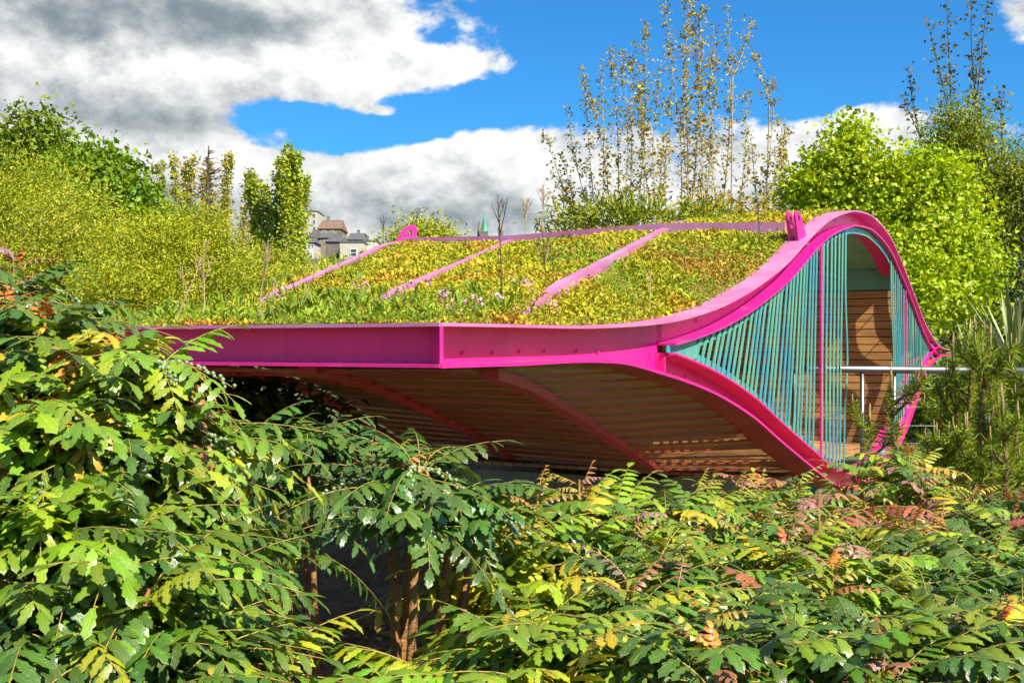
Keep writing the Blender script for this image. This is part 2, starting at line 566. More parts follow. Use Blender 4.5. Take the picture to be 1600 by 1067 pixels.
def offs(f, s, d):
    e = 1e-3
    z = f(s); sl = (f(s + e) - f(s - e)) / (2 * e)
    n = np.stack([-sl, np.ones_like(sl)], 1) / np.sqrt(1 + sl * sl)[:, None]
    return np.stack([s, z], 1) + n * d


sT = np.linspace(STIP, SRT - 0.1, 150)
T2 = offs(top['E'], sT, -DEP)
B2 = offs(bot['E'], sT, DEP)
# webs
m_ = MB()
rows = []
for s in np.linspace(0.106, STIP + .10, 30):
    a, b = float(top['E'](s)) - .014, float(bot['E'](s)) + .014
    rows.append([pod(.12, s, a), pod(.12, s, b), pod(.135, s, b), pod(.135, s, a)])
m_.section(rows)
rows = []
for s in np.linspace(SRT - .1, 12.9, 10):
    a, b = float(top['E'](s)) - .014, float(bot['E'](s)) + .014
    rows.append([pod(.12, s, a), pod(.12, s, b), pod(.135, s, b), pod(.135, s, a)])
m_.section(rows)
strip(m_, np.stack([sT, top['E'](sT)], 1), -DEP + .012, -0.014, -0.135, -0.12)
strip(m_, np.stack([sT, bot['E'](sT)], 1), 0.014, DEP - .012, -0.135, -0.12)
pbuild(m_, 'web_plate', M['pink'])
m_ = MB(); strip(m_, T2, 0.0, 0.013, -0.22, 0.004)
pbuild(m_, 'inner_flange', M['pink'])
m_ = MB(); strip(m_, B2, -0.013, 0.0, -0.22, 0.004)
pbuild(m_, 'inner_flange', M['pink'])
# upright plate that closes the two beams at the eye's near corner, stiffener and joints
for s, w in ((STIP - .012, .016),):
    m_ = MB()
    a, b = float(bot['E'](s)) + DEP - .004, float(bot['E'](s)) + .016
    m_.section([[pod(.119, s, a), pod(.119, s + w, a), pod(.119, s + w, b), pod(.119, s, b)], [pod(.06, s, a), pod(.06, s + w, a), pod(.06, s + w, b), pod(.06, s, b)]])
    pbuild(m_, 'stiffener_plate', M['pink'])
# eave beam, running back along the ridge direction
ELEN = 4.2
zt, zb = float(top['E'](0.0)), float(bot['E'](0.0))
def lbox(mb, l0, l1, s0, s1, z0, z1, z0b=None, z1b=None):
    z0b = z0 if z0b is None else z0b; z1b = z1 if z1b is None else z1b
    mb.section([[pod(l0, s0, z0), pod(l0, s1, z0), pod(l0, s1, z1), pod(l0, s0, z1)], [pod(l1, s0, z0b), pod(l1, s1, z0b), pod(l1, s1, z1b), pod(l1, s0, z1b)]])
for sd in (0, 1):
    ss = (lambda x: x) if sd == 0 else (lambda x: 12.95 - x)
    lb = .005 if sd == 0 else .3
    eb = empty('eave_beam', None, None); eb.parent = pav
    eb.matrix_parent_inverse = Matrix.Translation(-Vector(pav.location))
    for nm, a in (('web_plate', (lb + .12, ELEN, ss(.105), ss(.12), zb + .014, zt - .014)), ('upper_flange', (lb, ELEN, ss(-.01), ss(.22), zt - .015, zt - .001)), ('lower_flange', (lb, ELEN, ss(-.01), ss(.22), zb + .001, zb + .015))):
        mb = MB(); lbox(mb, *a)
        pbuild(mb, nm, M['pink_top'] if nm == 'upper_flange' else M['pink'], eb)
# mitre plate where the eave beam meets the end frame
m_ = MB(); m_.section([[pod(l_, s_, z_) for l_, s_ in ((.124, .100), (.112, .110), (-.004, .006), (.006, -.004))] for z_ in (zb + .015, zt - .015)]); pbuild(m_, 'corner_plate', M['pink'])

# ribs over the roof (flat bars lying proud of the planting) and under the hull
def ribstrip(mb, r, f, a, b, n, w, d0, d1, off=0.0, sink=0.0):
    s = np.linspace(a, b, n); l = lrib(r, s); z = f(s) + off - sink * np.clip(1 - (s - a) / .9, 0, 1)
    pts = [pod(*q) for q in zip(l, s, z)]
    rows = []
    for i, p in enumerate(pts):
        t = (pts[min(i + 1, n - 1)] - pts[max(i - 1, 0)]).normalized()
        side = t.cross(Vector((0, 0, 1))).normalized(); up = side.cross(t)
        rows.append([p + side * w / 2 + up * d0, p + side * w / 2 + up * d1, p - side * w / 2 + up * d1, p - side * w / 2 + up * d0])
    mb.section(rows)


for r, a in (('A', 1.0), ('B', 0.8), ('C', 0.8)):
    m_ = MB(); ribstrip(m_, r, top[r], a, 12.8, 90, .058, -.03, .034, sink=.07)
    pbuild(m_, 'roof_rib', M['pink_top'])
for r in 'ABC':
    m_ = MB(); ribstrip(m_, r, bot[r], 0.62 if r == 'A' else .16, 12.8, 80, .085, -.012, .035)
    pbuild(m_, 'hull_rib', M['rib_red'])
# stringers along the roof
USt = [('E', 0.26), ('A', 0), ('B', 0), ('C', 0)]
def zsur(l, s):
    """roof height at (l, s)"""
    names = 'EABCD'
    ls = [float(lrib(r, s)) for r in names]; zs = [float(top[r](s)) for r in names]
    return float(np.interp(l, ls, zs)) if ls[1] > 1e-4 else zs[0]
for sS in (5.75, 2 * SC - 5.75):
    m_ = MB(); rows = []
    for l in np.linspace(0.25, float(lrib('C', sS)), 60):
        z = zsur(l, sS)
        rows.append([pod(l, sS - .05, z - .02), pod(l, sS - .05, z + .07), pod(l, sS + .05, z + .07), pod(l, sS + .05, z - .02)])
    m_.section(rows); pbuild(m_, 'roof_stringer', M['pink_top'])


def lug(l, s, z, ang_, w, h, lean):
    """pair of tapering plates with an eye hole near the top, standing on the frame"""
    r = w * .42; hc = h - r
    outer, inner = [], []
    for k in range(24):
        t = 2 * math.pi * k / 24
        if k <= 12: outer.append((math.cos(t) * r, hc + math.sin(t) * r))
        else: f = (k - 12) / 12; outer.append((-w * .7 + 1.4 * w * (f - 1 / 12) / (10 / 12), -.05) if 0 < f < 1 else (0, 0))
        inner.append((math.cos(t) * r * .45, hc + math.sin(t) * r * .45))
    c, s_ = math.cos(ang_), math.sin(ang_); o = pod(l, s, z)
    for off in (-.035, .035):
        mb = MB()
        def W(q, y): return o + Vector(((q[0] + lean * q[1]) * c - y * s_, (q[0] + lean * q[1]) * s_ + y * c, q[1]))
        for k in range(24):
            j = (k + 1) % 24; q = [outer[k], outer[j], inner[j], inner[k]]
            mb.section([[W(p, off - .009) for p in q], [W(p, off + .009) for p in q]])
        pbuild(mb, 'lifting_lug', M['pink'])


lug(.10, 5.55, float(top['E'](5.55)), TH + .35, .13, .21, -.45)
lug(4.12, 5.75, zsur(4.1, 5.75) - .02, .35, .17, .22, .35)

# roof deck (substrate), ceiling underneath
NU, NS = 64, 90
us = np.linspace(0, 4, NU); svals = np.concatenate([np.linspace(0.15, 2.4, 14), np.linspace(2.5, 12.6, 62), np.linspace(12.65, 12.95, 4)])
def roof_grid(off, lstart=0.0):
    g_ = np.zeros((NU, len(svals), 3))
    for j, s in enumerate(svals):
        ls = np.array([float(lrib(r, s)) for r in 'EABCD']); ls[0] = lstart
        zs = np.array([float(top[r](s)) for r in 'EABCD'])
        ls = np.maximum.accumulate(ls + np.arange(5) * 1e-3)
        lu = np.interp(us, range(5), ls); zu = np.interp(us, range(5), zs)
        for i in range(NU): g_[i, j] = pod(lu[i], s, zu[i] + off)
    return g_
RG = roof_grid(-.012, .16)
m_ = MB(); m_.quadstrip([[Vector(p) for p in row] for row in RG])
deck = pbuild(m_, 'roof_deck', M['moss'], smooth=True)
RC = roof_grid(-.09, .16)
m_ = MB(); m_.quadstrip([[Vector(p) for p in row] for row in RC])
pbuild(m_, 'ceiling', M['teal_panel'], smooth=True)

# hull: battens, planks behind and wire mesh, bay by bay
def inv(f, z, a=0.02, b=7.4):
    ss_ = np.linspace(a, b, 400); zs = f(ss_)
    i = np.argmax(zs <= z)
    return float(ss_[i]) if zs[i] <= z else b
levels = [-.115, -.15, -.20, -.255, -.31, -.37, -.435, -.50, -.57, -.64, -.715, -.79, -.87, -.95, -1.03, -1.10]
def hpt(r, z, ds=0.0, dz=0.0):
    s = inv(bot[r], z); l = .20 if r == 'E' else max(.19, float(lrib(r, s)))
    return pod(l, s + ds, z + dz)
for ra, rb in (('E', 'A'), ('A', 'B'), ('B', 'C')):
    for i, z in enumerate(levels):
        a, b = hpt(ra, z), hpt(rb, z)
        mb = MB()
        e = Vector((0, 0, .0065)); d = Vector((SV[0], SV[1], 0)) * .02
        mb.section([[a - e - d * .3, a - e + d, a + e + d, a + e - d * .3], [b - e - d * .3, b - e + d, b + e + d, b + e - d * .3]])
        pbuild(mb, 'hull_batten', M['red_brown'])
        if i < len(levels) - 1 and not (ra == 'E' and i in (10, 12, 13)) and not (ra == 'A' and i == 12):
            z2 = levels[i + 1]
            q = [hpt(ra, z, .09, .05), hpt(rb, z, .09, .05), hpt(rb, z2, .09, .05), hpt(ra, z2, .09, .05)]
            gap = (q[3] - q[0]) * .07
            q[3] = q[3] - gap; q[2] = q[2] - gap
            mb = MB(); up = Vector((0, 0, .02))
            mb.section([[v for v in q], [v + up for v in q]])
            pbuild(mb, 'hull_plank', M['timber'])
    me = bpy.data.meshes.new('wire_mesh_panel')
    V, FA, UV = [], [], []
    NB = 8
    for i, z in enumerate(levels):
        a, b = hpt(ra, z, .03, .012), hpt(rb, z, .03, .012)
        for k in range(NB + 1): V.append(a.lerp(b, k / NB))
    for i in range(len(levels) - 1):
        for k in range(NB): FA.append((i * (NB + 1) + k, i * (NB + 1) + k + 1, (i + 1) * (NB + 1) + k + 1, (i + 1) * (NB + 1) + k))
    me.from_pydata([tuple(v) for v in V], [], FA)
    uvl = me.uv_layers.new(name='UVMap')
    for lp in me.loops:
        v = me.vertices[lp.vertex_index].co
        q = np.array([v.x, v.y]) - P0
        s_ = float(q @ SV); l_ = float(q @ LV)
        uvl.data[lp.index].uv = (l_, math.hypot(s_, 0) + abs(v.z - CAMH) * .6)
    me.materials.append(M['mesh']); me.update()
    o = link('wire_mesh_panel', me, pav); o.matrix_parent_inverse = Matrix.Translation(-Vector(pav.location))

# inside: timber far wall with the teal ceiling above it, floor
SW = 9.45
zz = -1.10
while zz < 0.60:
    mb = MB()
    lbox(mb, .07, 4.0, SW, SW + .03, zz, zz + .076)
    pbuild(mb, 'wall_board', M['timber'])
    zz += .086
m_ = MB(); lbox(m_, .075, 4.0, SW + .04, SW + .07, -1.12, .62); pbuild(m_, 'wall_backing', M['twig_dark'])
m_ = MB(); rows = []
for l in np.linspace(.07, 4.0, 30):
    zc = max(zsur(l, SW) - .10, .64)
    rows.append([pod(l, SW, .63), pod(l, SW, zc), pod(l, SW + .05, zc), pod(l, SW + .05, .63)])
m_.section(rows); pbuild(m_, 'wall_panel', M['teal_panel'])
for k in range(30):
    mb = MB(); lbox(mb, .26 + k * .11, .26 + k * .11 + .10, 5.6, 9.4, -1.12, -1.09)
    pbuild(mb, 'floor_board', M['timber'])

# fins of the open end
def topin(s): return float(np.interp(s, T2[:, 0], T2[:, 1]))
def botin(s): return float(np.interp(s, B2[:, 0], B2[:, 1]))
m_ = MB(); strip(m_, T2[2:-2], -.065, -.004, -.050, -.042); pbuild(m_, 'perimeter_plate', M['teal'])
m_ = MB(); strip(m_, B2[2:-2], .004, .065, -.050, -.042); pbuild(m_, 'perimeter_plate', M['teal'])
fr_ = random.Random(3)
for (sa, sb) in ((STIP - .03, 3.0), (11.86, SRT - .12)):
    m_ = MB(); rows = []
    for s in np.linspace(sa, sb, 6):
        za, zb_ = botin(s) + .003, topin(s) - .003
        rows.append([pod(.038, s, za), pod(.038, s, max(zb_, za + .002)), pod(.046, s, max(zb_, za + .002)), pod(.046, s, za)])
    m_.section(rows); pbuild(m_, 'corner_panel', M['teal'])
def fin(s0, lean, wave, w=.058, n=14):
    """one flat bar from the lower plate to the upper one; lean in s per metre of height; wave bends it sideways"""
    ss_ = np.linspace(s0 - 1.2, s0 + 1.2, 200)
    # intersect the leaning line with both curves
    zmid = 0.0; s0 += fr_.uniform(-.008, .008); lean += fr_.uniform(-.015, .015); w *= fr_.uniform(.9, 1.08); dl = fr_.uniform(-.004, .003)
    line_s = lambda z: s0 + lean * (z - zmid) + wave * math.exp(-((z + .15) / .42) ** 2)
    zs = np.linspace(-1.4, 1.4, 400)
    ok = [z for z in zs if botin(line_s(z)) + .02 < z < topin(line_s(z)) - .02]
    if len(ok) < 2: return
    za, zb_ = ok[0], ok[-1]
    if zb_ - za < .03: return
    rows = []
    for z in np.linspace(za, zb_, n if wave else 3):
        s = line_s(z)
        rows.append([pod(.030 + dl, s - w / 2, z), pod(.030 + dl, s + w / 2, z), pod(.036 + dl, s + w / 2, z), pod(.036 + dl, s - w / 2, z)])
    mb = MB(); mb.section(rows); pbuild(mb, 'fin', M['teal'])
MU1, MU2 = 5.98, 9.80
s = 3.02; k = 0
while s < MU1 - .07:
    fin(s, .62 * (1 - (s - 2.9) / (MU1 - 2.9)) + .05, 0.0, .044); s += .108
s = MU1 + .12; k = 0
while s < 6.98:
    fin(s, 0.04, -.02 - .05 * k / 7 + (.20 if k > 5 else .06) * (k / 7.0), .052); s += .132; k += 1
s = 9.02; k = 0
while s < MU2 - .06:
    fin(s, .02, .16 * (1 - k / 7), .05); s += .118; k += 1
s = MU2 + .12
while s < 11.9:
    fin(s, -.03 - .25 * (s - MU2) / 2, 0.0, .042); s += .098
for s in (MU1, MU2):
    mb = MB(); lbox(mb, .012, .026, s - .015, s + .015, botin(s), topin(s)); pbuild(mb, 'mullion', M['pink'])
# bolts along the near web, tie rods behind the fins, butt joints of the frame
def bolt(l, s, z):
    mb = MB(); c = pod(l, s, z); n_ = Vector((-LV[0], -LV[1], 0))
    mb.tube([c, c + n_ * .010], .009, 6); pbuild(mb, 'bolt', M['pink'])
for s in (.35, .60, .85, 1.10, 1.45, 1.7):
    bolt(.12, s, float(bot['E'](s)) + .055)
for s in (3.2, 3.7, 4.2, 4.7, 5.2, 6.4, 6.9, 7.6, 8.3):
    bolt(.12, s, float(top['E'](s)) - .075)
for s in (3.0, 3.6, 4.2, 4.8, 5.4):
    bolt(.12, s, float(bot['E'](s)) + .075)
for z in (-.62, -.22, .25, .62):
    ss_ = [s for s in np.linspace(2.8, 11.6, 400) if botin(s) + .03 < z < topin(s) - .03]
    for a_, b_ in ((min(ss_), 6.95), (9.05, max(ss_))):
        if b_ - a_ > .2:
            mb = MB(); mb.tube([pod(.052, a_, z), pod(.052, b_, z)], .006, 6); pbuild(mb, 'tie_rod', M['steel'])
# support under the pod
pl = MB(); lbox(pl, 1.6, 4.4, 6.4, 8.6, -2.15, -1.27)
o = pl.build('concrete_plinth', M['concrete']); tag(o, 'pale concrete plinth in the dark beneath the pavilion hull', 'plinth')
for l_, s_ in ((.25, 6.2), (.25, 8.8)):
    mb = MB(); mb.tube([pod(l_, s_, -2.1), pod(l_, s_, float(bot['E'](s_)))], .06, 12); pbuild(mb, 'support_post', M['steel'])

# handrail
hr = empty('handrail', 'stainless steel tube handrail with posts and wires running through the open end to the right', 'handrail', loc=(5, 10.5, 0))
YR = 10.45
def hb(mb, nm, mat, smooth=False):
    o = mb.build(nm, mat, None, smooth); o.parent = hr; o.matrix_parent_inverse = Matrix.Translation(-Vector(hr.location)); return o
m_ = MB(); m_.tube([P(1120, 576, YR), P(1330, 577, YR), P(1720, 581, YR - .1)], .034, 16); hb(m_, 'rail', M['steel'], True)
for x in (1241, 1347, 1397, 1545, 1690):
    m_ = MB(); a = P(x, 582, YR); m_.tube([(a.x, a.y, .62), (a.x, a.y, a.z)], .02, 12); hb(m_, 'post', M['steel'], True)
for z in (.16, .33, .5, .66, .82):
    m_ = MB(); a = P(1150, 577, YR); b = P(1715, 581, YR); m_.tube([(a.x, a.y, a.z - z), (b.x, b.y, b.z - z)], .0025, 6); hb(m_, 'wire', M['steel'], True)

# ------------------------------------------------------------------ distant houses on the hill
M['cream'] = solid('cream_render', (.44, .40, .32), .85, .15, .6)
M['white_wall'] = solid('white_render', (.50, .49, .46), .85, .12, .6)
M['grey_wall'] = solid('grey_stone', (.17, .15, .13), .9, .4, 1.2, bump=.4, bscale=4)
M['brown_wall'] = solid('brown_stone', (.26, .19, .12), .9, .35, 1.2, bump=.4, bscale=4)
M['slate'] = solid('slate_roof', (.11, .105, .11), .7, .35, 2.0)
M['redroof'] = solid('red_tile_roof', (.20, .12, .08), .85, .35, 2.0)
M['glass'] = solid('window_glass', (.03, .04, .05), .12, .2, 3, spec=.8)
M['frame'] = solid('window_frame', (.6, .6, .58), .6, .1, 3)
M['copper'] = solid('green_copper', (.07, .30, .20), .6, .35, 1.2)


def house(name, label, Y, x0, x1, ybase, yeave, yridge, wall, roofm, windows=(), depth=9.0, ridge='x', chimneys=(), cat='house', flat=False, yaw=0.0):
    """front face spans photo columns x0..x1; windows given as (x, y, w, h) in pixels"""
    a = P(x0, ybase, Y); b = P(x1, yeave, Y); k = Y / F
    cx = (a.x + b.x) / 2; w = b.x - a.x; h = b.z - a.z
    base = a.z - 6
    root = empty(name, label, cat, 'houses on the hill' if cat == 'house' else None, (cx, Y, base))
    root.rotation_euler = (0, 0, yaw)
    mb = MB(); mb.box((0, depth / 2, (b.z - base) / 2), (w, depth, b.z - base)); mb.build('wall', M[wall], root)
    hz = b.z - base; rz = (HOR - yridge) / F * Y + CAMH - base
    ov = .35
    mb = MB()
    if flat:
        mb.box((0, depth / 2, hz + .15), (w + .3, depth + .3, .3))
    elif ridge == 'x':
        q = [(-w / 2 - ov, -ov, hz - .1), (w / 2 + ov, -ov, hz - .1), (w / 2 + ov, depth + ov, hz - .1), (-w / 2 - ov, depth + ov, hz - .1), (-w / 2 + w * .04, depth / 2, rz), (w / 2 - w * .04, depth / 2, rz)]
        mb.v = q; mb.f = [(0, 1, 5, 4), (2, 3, 4, 5), (1, 2, 5), (3, 0, 4), (3, 2, 1, 0)]
    else:
        q = [(-w / 2 - ov, -ov, hz - .1), (w / 2 + ov, -ov, hz - .1), (0, -ov, rz), (-w / 2 - ov, depth + ov, hz - .1), (w / 2 + ov, depth + ov, hz - .1), (0, depth + ov, rz)]
        mb.v = q; mb.f = [(0, 1, 2), (4, 3, 5), (0, 2, 5, 3), (1, 4, 5, 2), (3, 4, 1, 0)]
        gb_ = MB(); gb_.v = [(-w / 2, .02, hz - .1), (w / 2, .02, hz - .1), (0, .02, rz - .3), (-w / 2, .4, hz - .1), (w / 2, .4, hz - .1), (0, .4, rz - .3)]; gb_.f = [(0, 1, 2), (5, 4, 3), (0, 2, 5, 3), (1, 4, 5, 2)]
        # gable wall stands just in front of the roof's end
        for i_ in range(6): x, y, z = gb_.v[i_]; gb_.v[i_] = (x, y - ov - .06 if i_ < 3 else y, z)
        gb_.build('gable', M[wall], root)
    rf = mb.build('roof', M[roofm], root)
    for (x, w_, h_) in chimneys:
        mb = MB(); mb.box(((x - (x0 + x1) / 2) * k, depth / 2, rz + h_ * k * .5 - .6), (w_ * k, 1.0, h_ * k + 1.2)); c = mb.build('chimney', M['grey_wall'], rf)
    for (x, y, w_, h_) in windows:
        X = (x - (x0 + x1) / 2) * k; Z = (HOR - y) / F * Y + CAMH - base; W_, H_ = w_ * k, h_ * k
        f = MB(); t = .14 * min(W_, H_)
        f.box((X - W_ / 2, -.06, Z), (t, .12, H_ + t)); wf = f.build('window', M['frame'], root)
        f2 = MB()
        f2.v = list(f.v); f2.f = list(f.f)
        for (cx_, cz_, sx_, sz_) in ((X + W_ / 2, Z, t, H_ + t), (X, Z + H_ / 2, W_ - t, t), (X, Z - H_ / 2, W_ - t, t), (X, Z, W_ - t, t * .6)):
            f2.box((cx_, -.06, cz_), (sx_, .12, sz_))
        wf.data = f2.mesh('window', M['frame'])
        gl_ = MB(); gl_.box((X, -.02, Z), (W_ - t, .05, H_ - t * .5)); gl_.build('pane', M['glass'], wf)
    return root


house('tower_block', 'pale rectangular tower rising behind the tallest poplar', 330, 462, 496, 372, 331, 331, 'cream', 'slate', [(491, 337, 4, 6), (491, 347, 4, 6), (491, 357, 4, 6)], 12, flat=True, cat='tower')
house('terraced_house', 'stone house with a red-brown gable, highest of the houses', 300, 497, 532, 400, 357, 340, 'brown_wall', 'redroof', [(506, 363, 4, 5), (519, 363, 4, 5)], 12, 'x', [(507, 4, 6)])
house('terraced_house', 'grey gabled house below the red-brown gable', 270, 480, 506, 410, 372, 358, 'grey_wall', 'slate', [(488, 380, 4, 5), (498, 380, 4, 5)], 10, 'y')
house('terraced_house', 'white house front at the foot of the poplar', 240, 466, 491, 412, 378, 370, 'white_wall', 'slate', [(477, 383, 3, 6), (483, 383, 3, 6), (489, 383, 3, 6), (481, 395, 3, 6)], 8, 'x')
house('terraced_house', 'brown stone house between the white front and the grey gable', 262, 500, 518, 408, 371, 361, 'brown_wall', 'slate', [(509, 378, 4, 5)], 9, 'x')
house('terraced_house', 'dark grey house gable with a broad chimney, left of the pale flat-roofed house', 235, 509, 532, 412, 377, 366, 'grey_wall', 'slate', [], 12, 'x', [(524, 8, 8)])
house('terraced_house', 'pale rendered flat-topped house with one square window, nearest the roof', 230, 531, 568, 412, 379, 379, 'cream', 'slate', [(552.5, 395, 10, 12)], 8, flat=True)
house('terraced_house', 'sunlit right face of the square-windowed house, built as a whiter block', 236, 568, 588, 412, 377, 377, 'white_wall', 'slate', [], 8, flat=True)  # right face of the house beside it, its sunlit brightness put into white
house('terraced_house', 'small brown house with a pyramid roof above the flat-topped house', 290, 543, 570, 400, 374, 362, 'brown_wall', 'slate', [(551, 377, 4, 4), (562, 377, 4, 4)], 8, 'x', [(557, 4, 5)])
house('terraced_house', 'dark-roofed house peeping out between the left poplars', 250, 300, 330, 400, 345, 330, 'brown_wall', 'slate', [(310, 352, 4, 5), (322, 352, 4, 5)], 10, 'x', [(318, 5, 6)])
house('terraced_house', 'red-gabled house half hidden behind the olive poplar', 255, 374, 400, 405, 358, 342, 'brown_wall', 'redroof', [(384, 366, 4, 5)], 10, 'y')


def spire(name, label, px, ybase, ytip, wpx, mat, Y=420):
    a = P(px, ybase, Y); t = P(px, ytip, Y); w = wpx * Y / F / 2
    root = empty(name, label, 'spire', 'church spires', (a.x, Y, a.z - 25))
    mb = MB(); mb.box((0, 0, 12.5), (w * 2.1, w * 2.1, 25)); mb.build('tower', M['grey_wall'], root)
    h = t.z - a.z; mb = MB()
    prof_ = [(w * 1.15, 0), (w * .95, h * .12), (w * .62, h * .38), (w * .36, h * .6), (w * .1, h * .8)]
    mb.section([[(r * math.cos(k * math.pi / 4), r * math.sin(k * math.pi / 4), 25 + z) for k in range(8)] for r, z in prof_]); mb.build('roof', M[mat], root)
    mb = MB(); mb.tube([(0, 0, 25 + h * .78), (0, 0, 25 + h)], [w * .08, w * .03], 6); mb.sphere((0, 0, 25 + h * .88), w * .12); mb.build('finial', M[mat], root)
spire('church_spire', 'green copper spire behind the roof crest', 757, 362, 330, 11, 'copper')
spire('church_spire', 'thin dark stone spire left of the green one', 749, 362, 338, 6, 'brown_wall', 424)
spire('church_spire', 'dark stone spire right of the green one, behind the bare sapling', 782, 360, 336, 8, 'brown_wall', 428)

# ------------------------------------------------------------------ planting on the roof
def roof_pt(n, umax=4.0, dens=None):
    """random points on the roof: returns positions, s, u"""
    u = rng.uniform(0.0, umax, n); s_ = rng.uniform(0.15, 12.6, n)
    tops = np.stack([top[r](s_) for r in 'EABCD'], 1); ls = np.stack([lrib(r, s_) for r in 'EABCD'], 1); ls[:, 0] = .19
    ls = np.maximum(ls, ls[:, :1])
    i = np.minimum(u.astype(int), 3); t = u - i; ar = np.arange(n)
    l = ls[ar, i] * (1 - t) + ls[ar, i + 1] * t; z = tops[ar, i] * (1 - t) + tops[ar, i + 1] * t
    q = P0[None] + l[:, None] * LV[None] + s_[:, None] * SV[None]
    return np.concatenate([q, (z + CAMH)[:, None]], 1), s_, u, l, ls


def clump_noise(p, f, seed):
    r_ = np.random.default_rng(seed); o = np.zeros(len(p))
    for _ in range(6):
        k = r_.normal(size=2) * f; o += np.sin(p[:, :2] @ k + r_.uniform(0, 6.28))
    return o / 2.4


N = 420000
C, s_, u, l, ls = roof_pt(N)
w = np.abs(ls[:, 1] - ls[:, 0]) * (u < 1) + np.abs(ls[:, 2] - ls[:, 1]) * ((u >= 1) & (u < 2)) + np.abs(ls[:, 3] - ls[:, 2]) * ((u >= 2) & (u < 3)) + np.abs(ls[:, 4] - ls[:, 3]) * (u >= 3)
keep = rng.uniform(size=N) < np.clip(w / 2.2, .12, 1) * np.where(s_ > 8.6, .2, np.where(s_ < 4.5, 1, .5))
dr = np.minimum(np.abs(u - np.round(u)) * np.maximum(w, .05), np.abs(s_ - 5.75))
dr = np.where(np.round(u) == 0, 9, dr)
keep &= (dr > .045) | (rng.uniform(size=N) < .22)
C, s_, u, dr = C[keep], s_[keep], u[keep], dr[keep]
n = len(C)
cn = clump_noise(C, 2.2, 3); cn2 = clump_noise(C, 5.5, 5)
per = 4
tuft_h = np.clip(.025 + .010 * cn + .007 * cn2 + rng.normal(size=n) * .006, .012, .06) * np.where(s_ < 2.5, .85, 1.15) * np.where(dr < .1, .8, 1)
PAL_SED = np.array([(.33, .34, .015), (.44, .38, .015), (.44, .30, .02), (.40, .20, .03), (.20, .28, .015), (.36, .20, .03), (.52, .44, .05)])
big = clump_noise(C, 1.1, 9)
def sed_col(cn, cn2):
    m = len(cn); pick = np.zeros(m, int)
    x = cn + rng.normal(size=m) * .35; y = .6 * cn2 + .7 * big + rng.normal(size=m) * .35
    pick[x > .5] = 1; pick[(y > .7) & (x > -.6)] = 2; pick[(y > 1.35)] = 3; pick[x < -.75] = 4; pick[(x < -.2) & (y < -1.1)] = 5; pick[rng.uniform(size=m) < .05] = 6
    return PAL_SED[pick]
tc_ = sed_col(cn, cn2)
CC = np.repeat(C, per, 0) + rng.normal(size=(n * per, 3)) * np.array([.022, .022, .002])
DD = rng.normal(size=(n * per, 3)) * np.array([.9, .9, .25]) + np.array([0, 0, .8])
LL = np.repeat(tuft_h, per) * rng.uniform(.7, 1.4, n * per)
cc = np.repeat(tc_, per, 0) * (1 + rng.normal(size=(n * per, 1)) * .15)
cc = np.clip(cc, .005, .8)
o = link('sedum_planting', leaf_mesh('sedum_planting', CC, DD, LL, LL * .55, cc, M['sedum']))
tag(o, 'low yellow-green and rusty sedum carpet covering the pavilion roof', 'sedum', kind='stuff')

# taller weeds: strap leaves, broad leaves and pink flower heads towards the eave
N = 16000
C, s_, u, l, ls = roof_pt(N)
pr = np.exp(-((s_ - .55) / .8) ** 2) * np.where(u > 1.0, 1, .35) + np.where((u > 3.12) | ((u > 2.2) & (s_ < 1.3)), .9, 0) * (s_ < 6) + .035 + np.exp(-((s_ - 8.3) / .8) ** 2) * .25
pr = pr * np.where((u < 1) & (s_ < 2.2), .35, 1)
keep = (rng.uniform(size=N) < pr)
C = C[keep]; u = u[keep]; s_ = s_[keep]; n = len(C)
per = 9
hgt = np.clip(rng.gamma(3, .012, n), .02, .085) * np.where(u > 2.2, 1.0, .8) * np.where(s_ > 7, .9, 1)
A = rng.uniform(0, 6.28, (n, per)); E_ = rng.uniform(.35, 1.35, (n, per))
D = np.stack([np.cos(A) * np.cos(E_), np.sin(A) * np.cos(E_), np.sin(E_)], 2).reshape(-1, 3)
CC = np.repeat(C, per, 0) + np.stack([np.zeros(n * per), np.zeros(n * per), rng.uniform(0, .8, n * per) * np.repeat(hgt, per)], 1) + rng.normal(size=(n * per, 3)) * .008
LL = np.repeat(hgt, per) * rng.uniform(.5, 1.1, n * per)
wk = np.repeat(rng.choice([.10, .2, .34], n), per)
cc = np.repeat(palette([(.22, .31, .015, 3), (.28, .36, .02, 3), (.14, .23, .02, 2), (.36, .36, .03, 1)], n), per, 0) * (1 + rng.normal(size=(n * per, 1)) * .1)
o = link('roof_weeds', leaf_mesh('roof_weeds', CC, D, LL, LL * wk, np.clip(cc, .005, .8), M['leaf']))
tag(o, 'tufts of taller green weeds and grass growing through the roof planting', 'weeds', kind='stuff')
N = 900
C, s_, u, l, ls = roof_pt(N)
keep = (rng.uniform(size=N) < np.exp(-((s_ - .9) / 1.0) ** 2) * .18 + (np.exp(-((s_ - 8.6) / .35) ** 2) * (u < 2) * .7)); C = C[keep]; s_ = s_[keep]
per = 7; n = len(C)
CC = np.repeat(C, per, 0) + np.array([0, 0, .07]) + rng.normal(size=(n * per, 3)) * .012
o = link('roof_flowers', leaf_mesh('roof_flowers', CC, rng.normal(size=(n * per, 3)) + np.array([0, 0, .6]), .02, .016, palette([(.60, .26, .50, 3), (.62, .5, .5, .6), (.65, .45, .03, .6)], n * per), M['sedum']))
tag(o, 'small pink and white flower heads scattered over the roof planting', 'flowers', kind='stuff')


